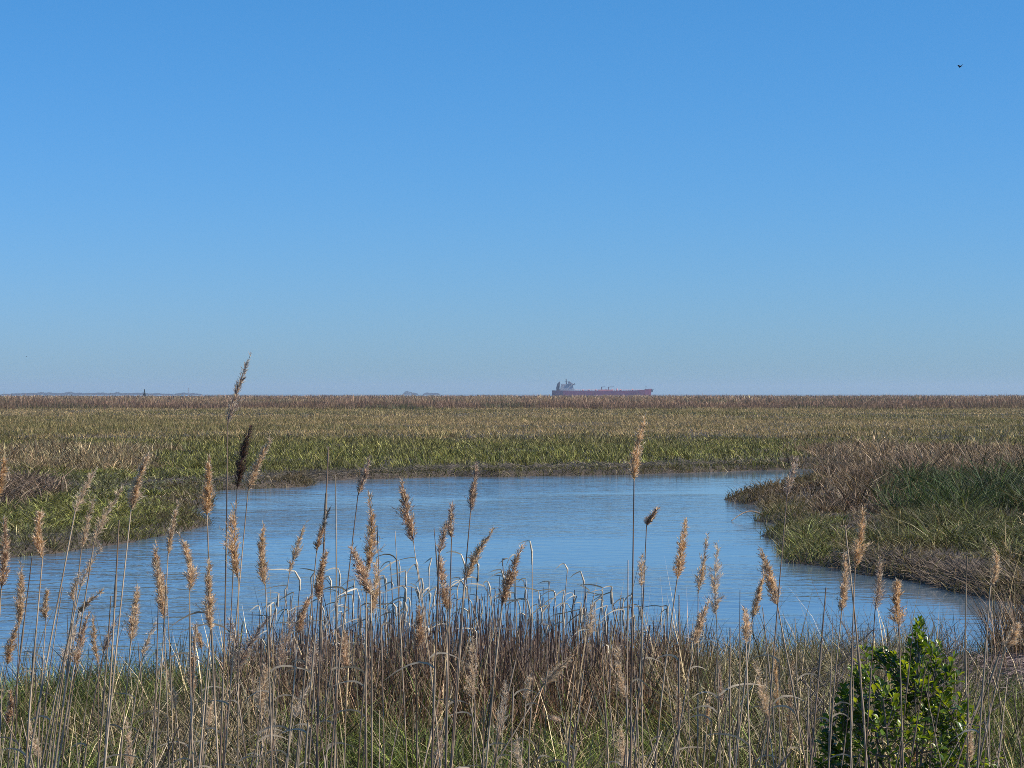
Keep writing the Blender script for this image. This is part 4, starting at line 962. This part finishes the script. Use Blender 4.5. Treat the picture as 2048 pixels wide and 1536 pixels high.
def shrub():
    rng = np.random.default_rng(61); D0 = 11.4
    base = at(1795, 1536, D0); gz = ground_z(base[0], D0); O = np.array((base[0], D0, gz))
    root = empty('leafy_shrub', O); tag(root, 'bright green leafy shrub at the lower right behind reed stems', 'shrub')
    ends = []
    blobs = [(1800,1475,165,135,.36,140), (1770,1380,95,80,.26,46), (1845,1345,60,70,.2,26), (1842,1268,20,30,.08,7), (1720,1330,36,36,.12,9), (1895,1400,50,60,.2,22), (1740,1300,26,16,.1,5),
             (1690,1480,50,70,.2,18), (1925,1500,36,50,.18,14), (1660,1520,30,30,.12,6), (1775,1308,20,14,.1,4), (1868,1300,18,22,.08,5), (1985,1525,26,18,.1,4), (1700,1405,30,45,.14,12), (1935,1445,30,40,.14,12), (1645,1490,22,30,.1,5), (1905,1335,22,26,.1,6), (1800,1325,50,22,.16,10)]
    for u, v, ru, rv, rd, n in blobs:
        k = 0
        while k < n:
            q = rng.uniform(-1, 1, 3)
            if np.dot(q, q) > 1: continue
            ends.append(at(u + q[0] * ru, v + q[1] * rv, D0 + q[2] * rd)); k += 1
    ends = np.array(ends)
    # branches: a few leaders, twigs to every end
    leaders = []
    for k in range(9):
        e_ = at(1690 + k * 28 + rng.normal(0, 8), 1400 + rng.normal(0, 25) + (0 if 2 < k < 7 else 50), D0 + rng.normal(0, .1))
        P = path(O + np.array((rng.normal(0, .06), rng.normal(0, .06), -.02)), e_, rng.normal(0, .03, 3), 9); leaders.append(P)
        V_, q_, _ = tube_np(P, np.linspace(.011, .004, 9), 6); link('branch', mesh_np('branch', V_ - O, q_, None, smooth=True), M_TWIG, root)
    Vs = []; Qs = []; off = 0; Ls = []
    allP = np.concatenate([p[3:] for p in leaders])
    for e_ in ends:
        below = allP[allP[:, 2] < e_[2] - .03]
        s0 = below[np.argmin(np.linalg.norm(below - e_, axis=1))] if len(below) else O
        P = path(s0, e_, np.array((0, 0, -.02)), 5); V_, q_, _ = tube_np(P, np.linspace(.0032, .0018, 5), 4); Vs.append(V_ - O); Qs.append(q_ + off); off += len(V_)
        d = e_ - s0; d = d / (np.linalg.norm(d) + 1e-9) + np.array((0, 0, .6)); d /= np.linalg.norm(d)
        nl = int(rng.integers(6, 11))
        for j in range(nl):
            t = j / nl; p = e_ - d * (.085 * t) ; th = j * 2.4 + rng.uniform(-.4, .4)
            s1 = np.cross(d, (0.3, 1, 0.2)); s1 /= np.linalg.norm(s1); s2 = np.cross(d, s1)
            ld = d * (1.0 - .75 * t) + (s1 * math.cos(th) + s2 * math.sin(th)) * (.45 + .6 * t) + rng.normal(0, .15, 3); ld /= np.linalg.norm(ld)
            Ls.append((p, ld, rng.uniform(.038, .062) * (1 - .25 * (t < .15)), rng.uniform(-.6, .6), t))
    link('twig', mesh_np('twig', np.concatenate(Vs), np.concatenate(Qs)), M_TWIG, root)
    # nearest to the viewer and the crown's outside show largest
    key = np.array([p[1] - .35 * p[2] for p, *_ in Ls]); order = np.argsort(key)
    geo = [leaf_geo(rng, t) for t in (0, 1, 1, 0)]
    shades = [(0.085, 0.15, 0.02), (0.15, 0.215, 0.026), (0.045, 0.095, 0.018), (0.24, 0.31, 0.038)]
    meshes = []
    for (V_, q_), c_ in zip(geo, shades):
        me = mesh_np('leaf', V_, q_, None, np.tile(c_, (len(V_), 1)), smooth=True); me.materials.append(M_LEAF); meshes.append(me)
    def frame(p, ld, s, roll):
        y_ = ld; x_ = np.cross(y_, (0, 0, 1.0)); x_ /= np.linalg.norm(x_) + 1e-9; z_ = np.cross(x_, y_)
        c_, s_ = math.cos(roll), math.sin(roll); x2 = x_ * c_ + z_ * s_; z2 = z_ * c_ - x_ * s_
        return x2 * s, y_ * s, z2 * s, p
    Vs = []; Qs = []; Cs = []; off = 0
    for rank, idx in enumerate(order):
        p, ld, s, roll, t = Ls[idx]; x2, y2, z2, p = frame(p, ld, s, roll)
        vi = 3 if t < .2 and rng.random() < .6 else int(rng.integers(0, 3))
        if rank < 300:
            o = bpy.data.objects.new('leaf', meshes[vi]); COL.objects.link(o); o.parent = root
            q = p - O
            o.matrix_local = Matrix(((x2[0], y2[0], z2[0], q[0]), (x2[1], y2[1], z2[1], q[1]), (x2[2], y2[2], z2[2], q[2]), (0, 0, 0, 1)))
        else:
            V_, q_ = geo[vi]; W_ = p - O + V_[:, :1] * x2 + V_[:, 1:2] * y2 + V_[:, 2:] * z2
            Vs.append(W_); Qs.append(q_ + off); off += len(W_); Cs.append(np.tile(np.array(shades[vi]) * rng.uniform(.75, 1.25), (len(W_), 1)))
    o = link('foliage', mesh_np('foliage', np.concatenate(Vs), np.concatenate(Qs), None, np.concatenate(Cs), smooth=True), M_LEAF, root); o['kind'] = 'stuff'
shrub()

# ------------------------------------------------------------------ branch lying in the water at the peninsula
def water_branch():
    p = on_water(1463, 1043); O = np.array((p[0], p[1], 0)); root = empty('fallen_branch', O); tag(root, 'thin dark branch lying in the water at the peninsula tip', 'branch')
    q = on_water(1530, 1038); e_ = np.array((q[0], q[1], .1)) - O
    V_, q_, _ = tube_np(path(np.array((0, 0, .02)), e_, np.array((0, 0, .22)), 9), np.linspace(.015, .035, 9), 6); link('stem', mesh_np('stem', V_, q_, None, smooth=True), M_TWIG, root)
    for s_ in (.35, .6, .8):
        a_ = e_ * s_ + np.array((0, 0, .2)); V_, q_, _ = tube_np(path(a_, a_ + np.array((-.25, .1, .16)), np.zeros(3), 4), np.linspace(.012, .005, 4), 5); link('twig', mesh_np('twig', V_, q_), M_TWIG, root)
water_branch()

# ------------------------------------------------------------------ birds
def bird(u, v, D, label, rz, roll, parts=True):
    p = at(u, v, D); root = empty('bird', p); root.rotation_euler = (0, roll, rz); tag(root, label, 'bird', 'birds in flight'); bm_ = M_BIRD
    m = MB(); m.tube([(-.09, 0, 0), (-.05, 0, .0), (.0, 0, -.003), (.05, 0, 0), (.08, 0, .008), (.10, 0, .004)], [.008, .02, .026, .022, .016, .003], 8); m.build('body', bm_, root, True)
    for s_ in (-1, 1):
        V_ = [(.05, s_ * .015, .01), (.065, s_ * .08, .05), (.02, s_ * .17, .055), (-.05, s_ * .25, .03), (-.02, s_ * .13, .05), (-.04, s_ * .015, .01)]
        V2 = [(x, y, z - .004) for x, y, z in V_]
        m = MB(); m.add(V_ + V2, [(0, 1, 4, 5), (1, 2, 4), (2, 3, 4), (6, 11, 10, 7), (7, 10, 8), (8, 10, 9), (0, 6, 7, 1), (1, 7, 8, 2), (2, 8, 9, 3), (3, 9, 10, 4), (4, 10, 11, 5), (5, 11, 6, 0)]); m.build('wing', bm_, root)
    m = MB(); m.add([(-.08, -.01, 0), (-.08, .01, 0), (-.17, .035, .002), (-.14, 0, 0), (-.17, -.035, .002), (-.08, 0, -.006)], [(0, 3, 4), (1, 2, 3), (0, 1, 3), (0, 4, 3, 5), (1, 5, 3, 2)]); m.build('tail', bm_, root)
M_BIRD = flat_mat('dark_bird_feathers', (0.02, 0.025, 0.04), .5, .2, 20)
bird(1921, 133, 105, 'small dark bird with spread wings high in the right sky', 2.3, .55)
bird(678, 140, 420, 'tiny dark bird speck high in the upper left sky', .4, .3)
bird(53, 713, 420, 'tiny dark bird speck low above the left horizon', 1.0, -.3)

# ------------------------------------------------------------------ haze
hz, hn, hl, hp = new_mat('thin_blue_haze'); hn.remove(hp)
pv = hn.new('ShaderNodeVolumePrincipled'); pv.inputs['Color'].default_value = (0.62, 0.75, 0.96, 1); pv.inputs['Density'].default_value = 5.5e-5; pv.inputs['Anisotropy'].default_value = 0.2
hl.new(pv.outputs[0], hn['Material Output'].inputs['Volume'])
m = MB(); m.box(-9000, 9000, -60, 13500, -3, 58); tag(m.build('haze', hz), 'thin pale blue haze over the far marsh', 'haze', kind='stuff')
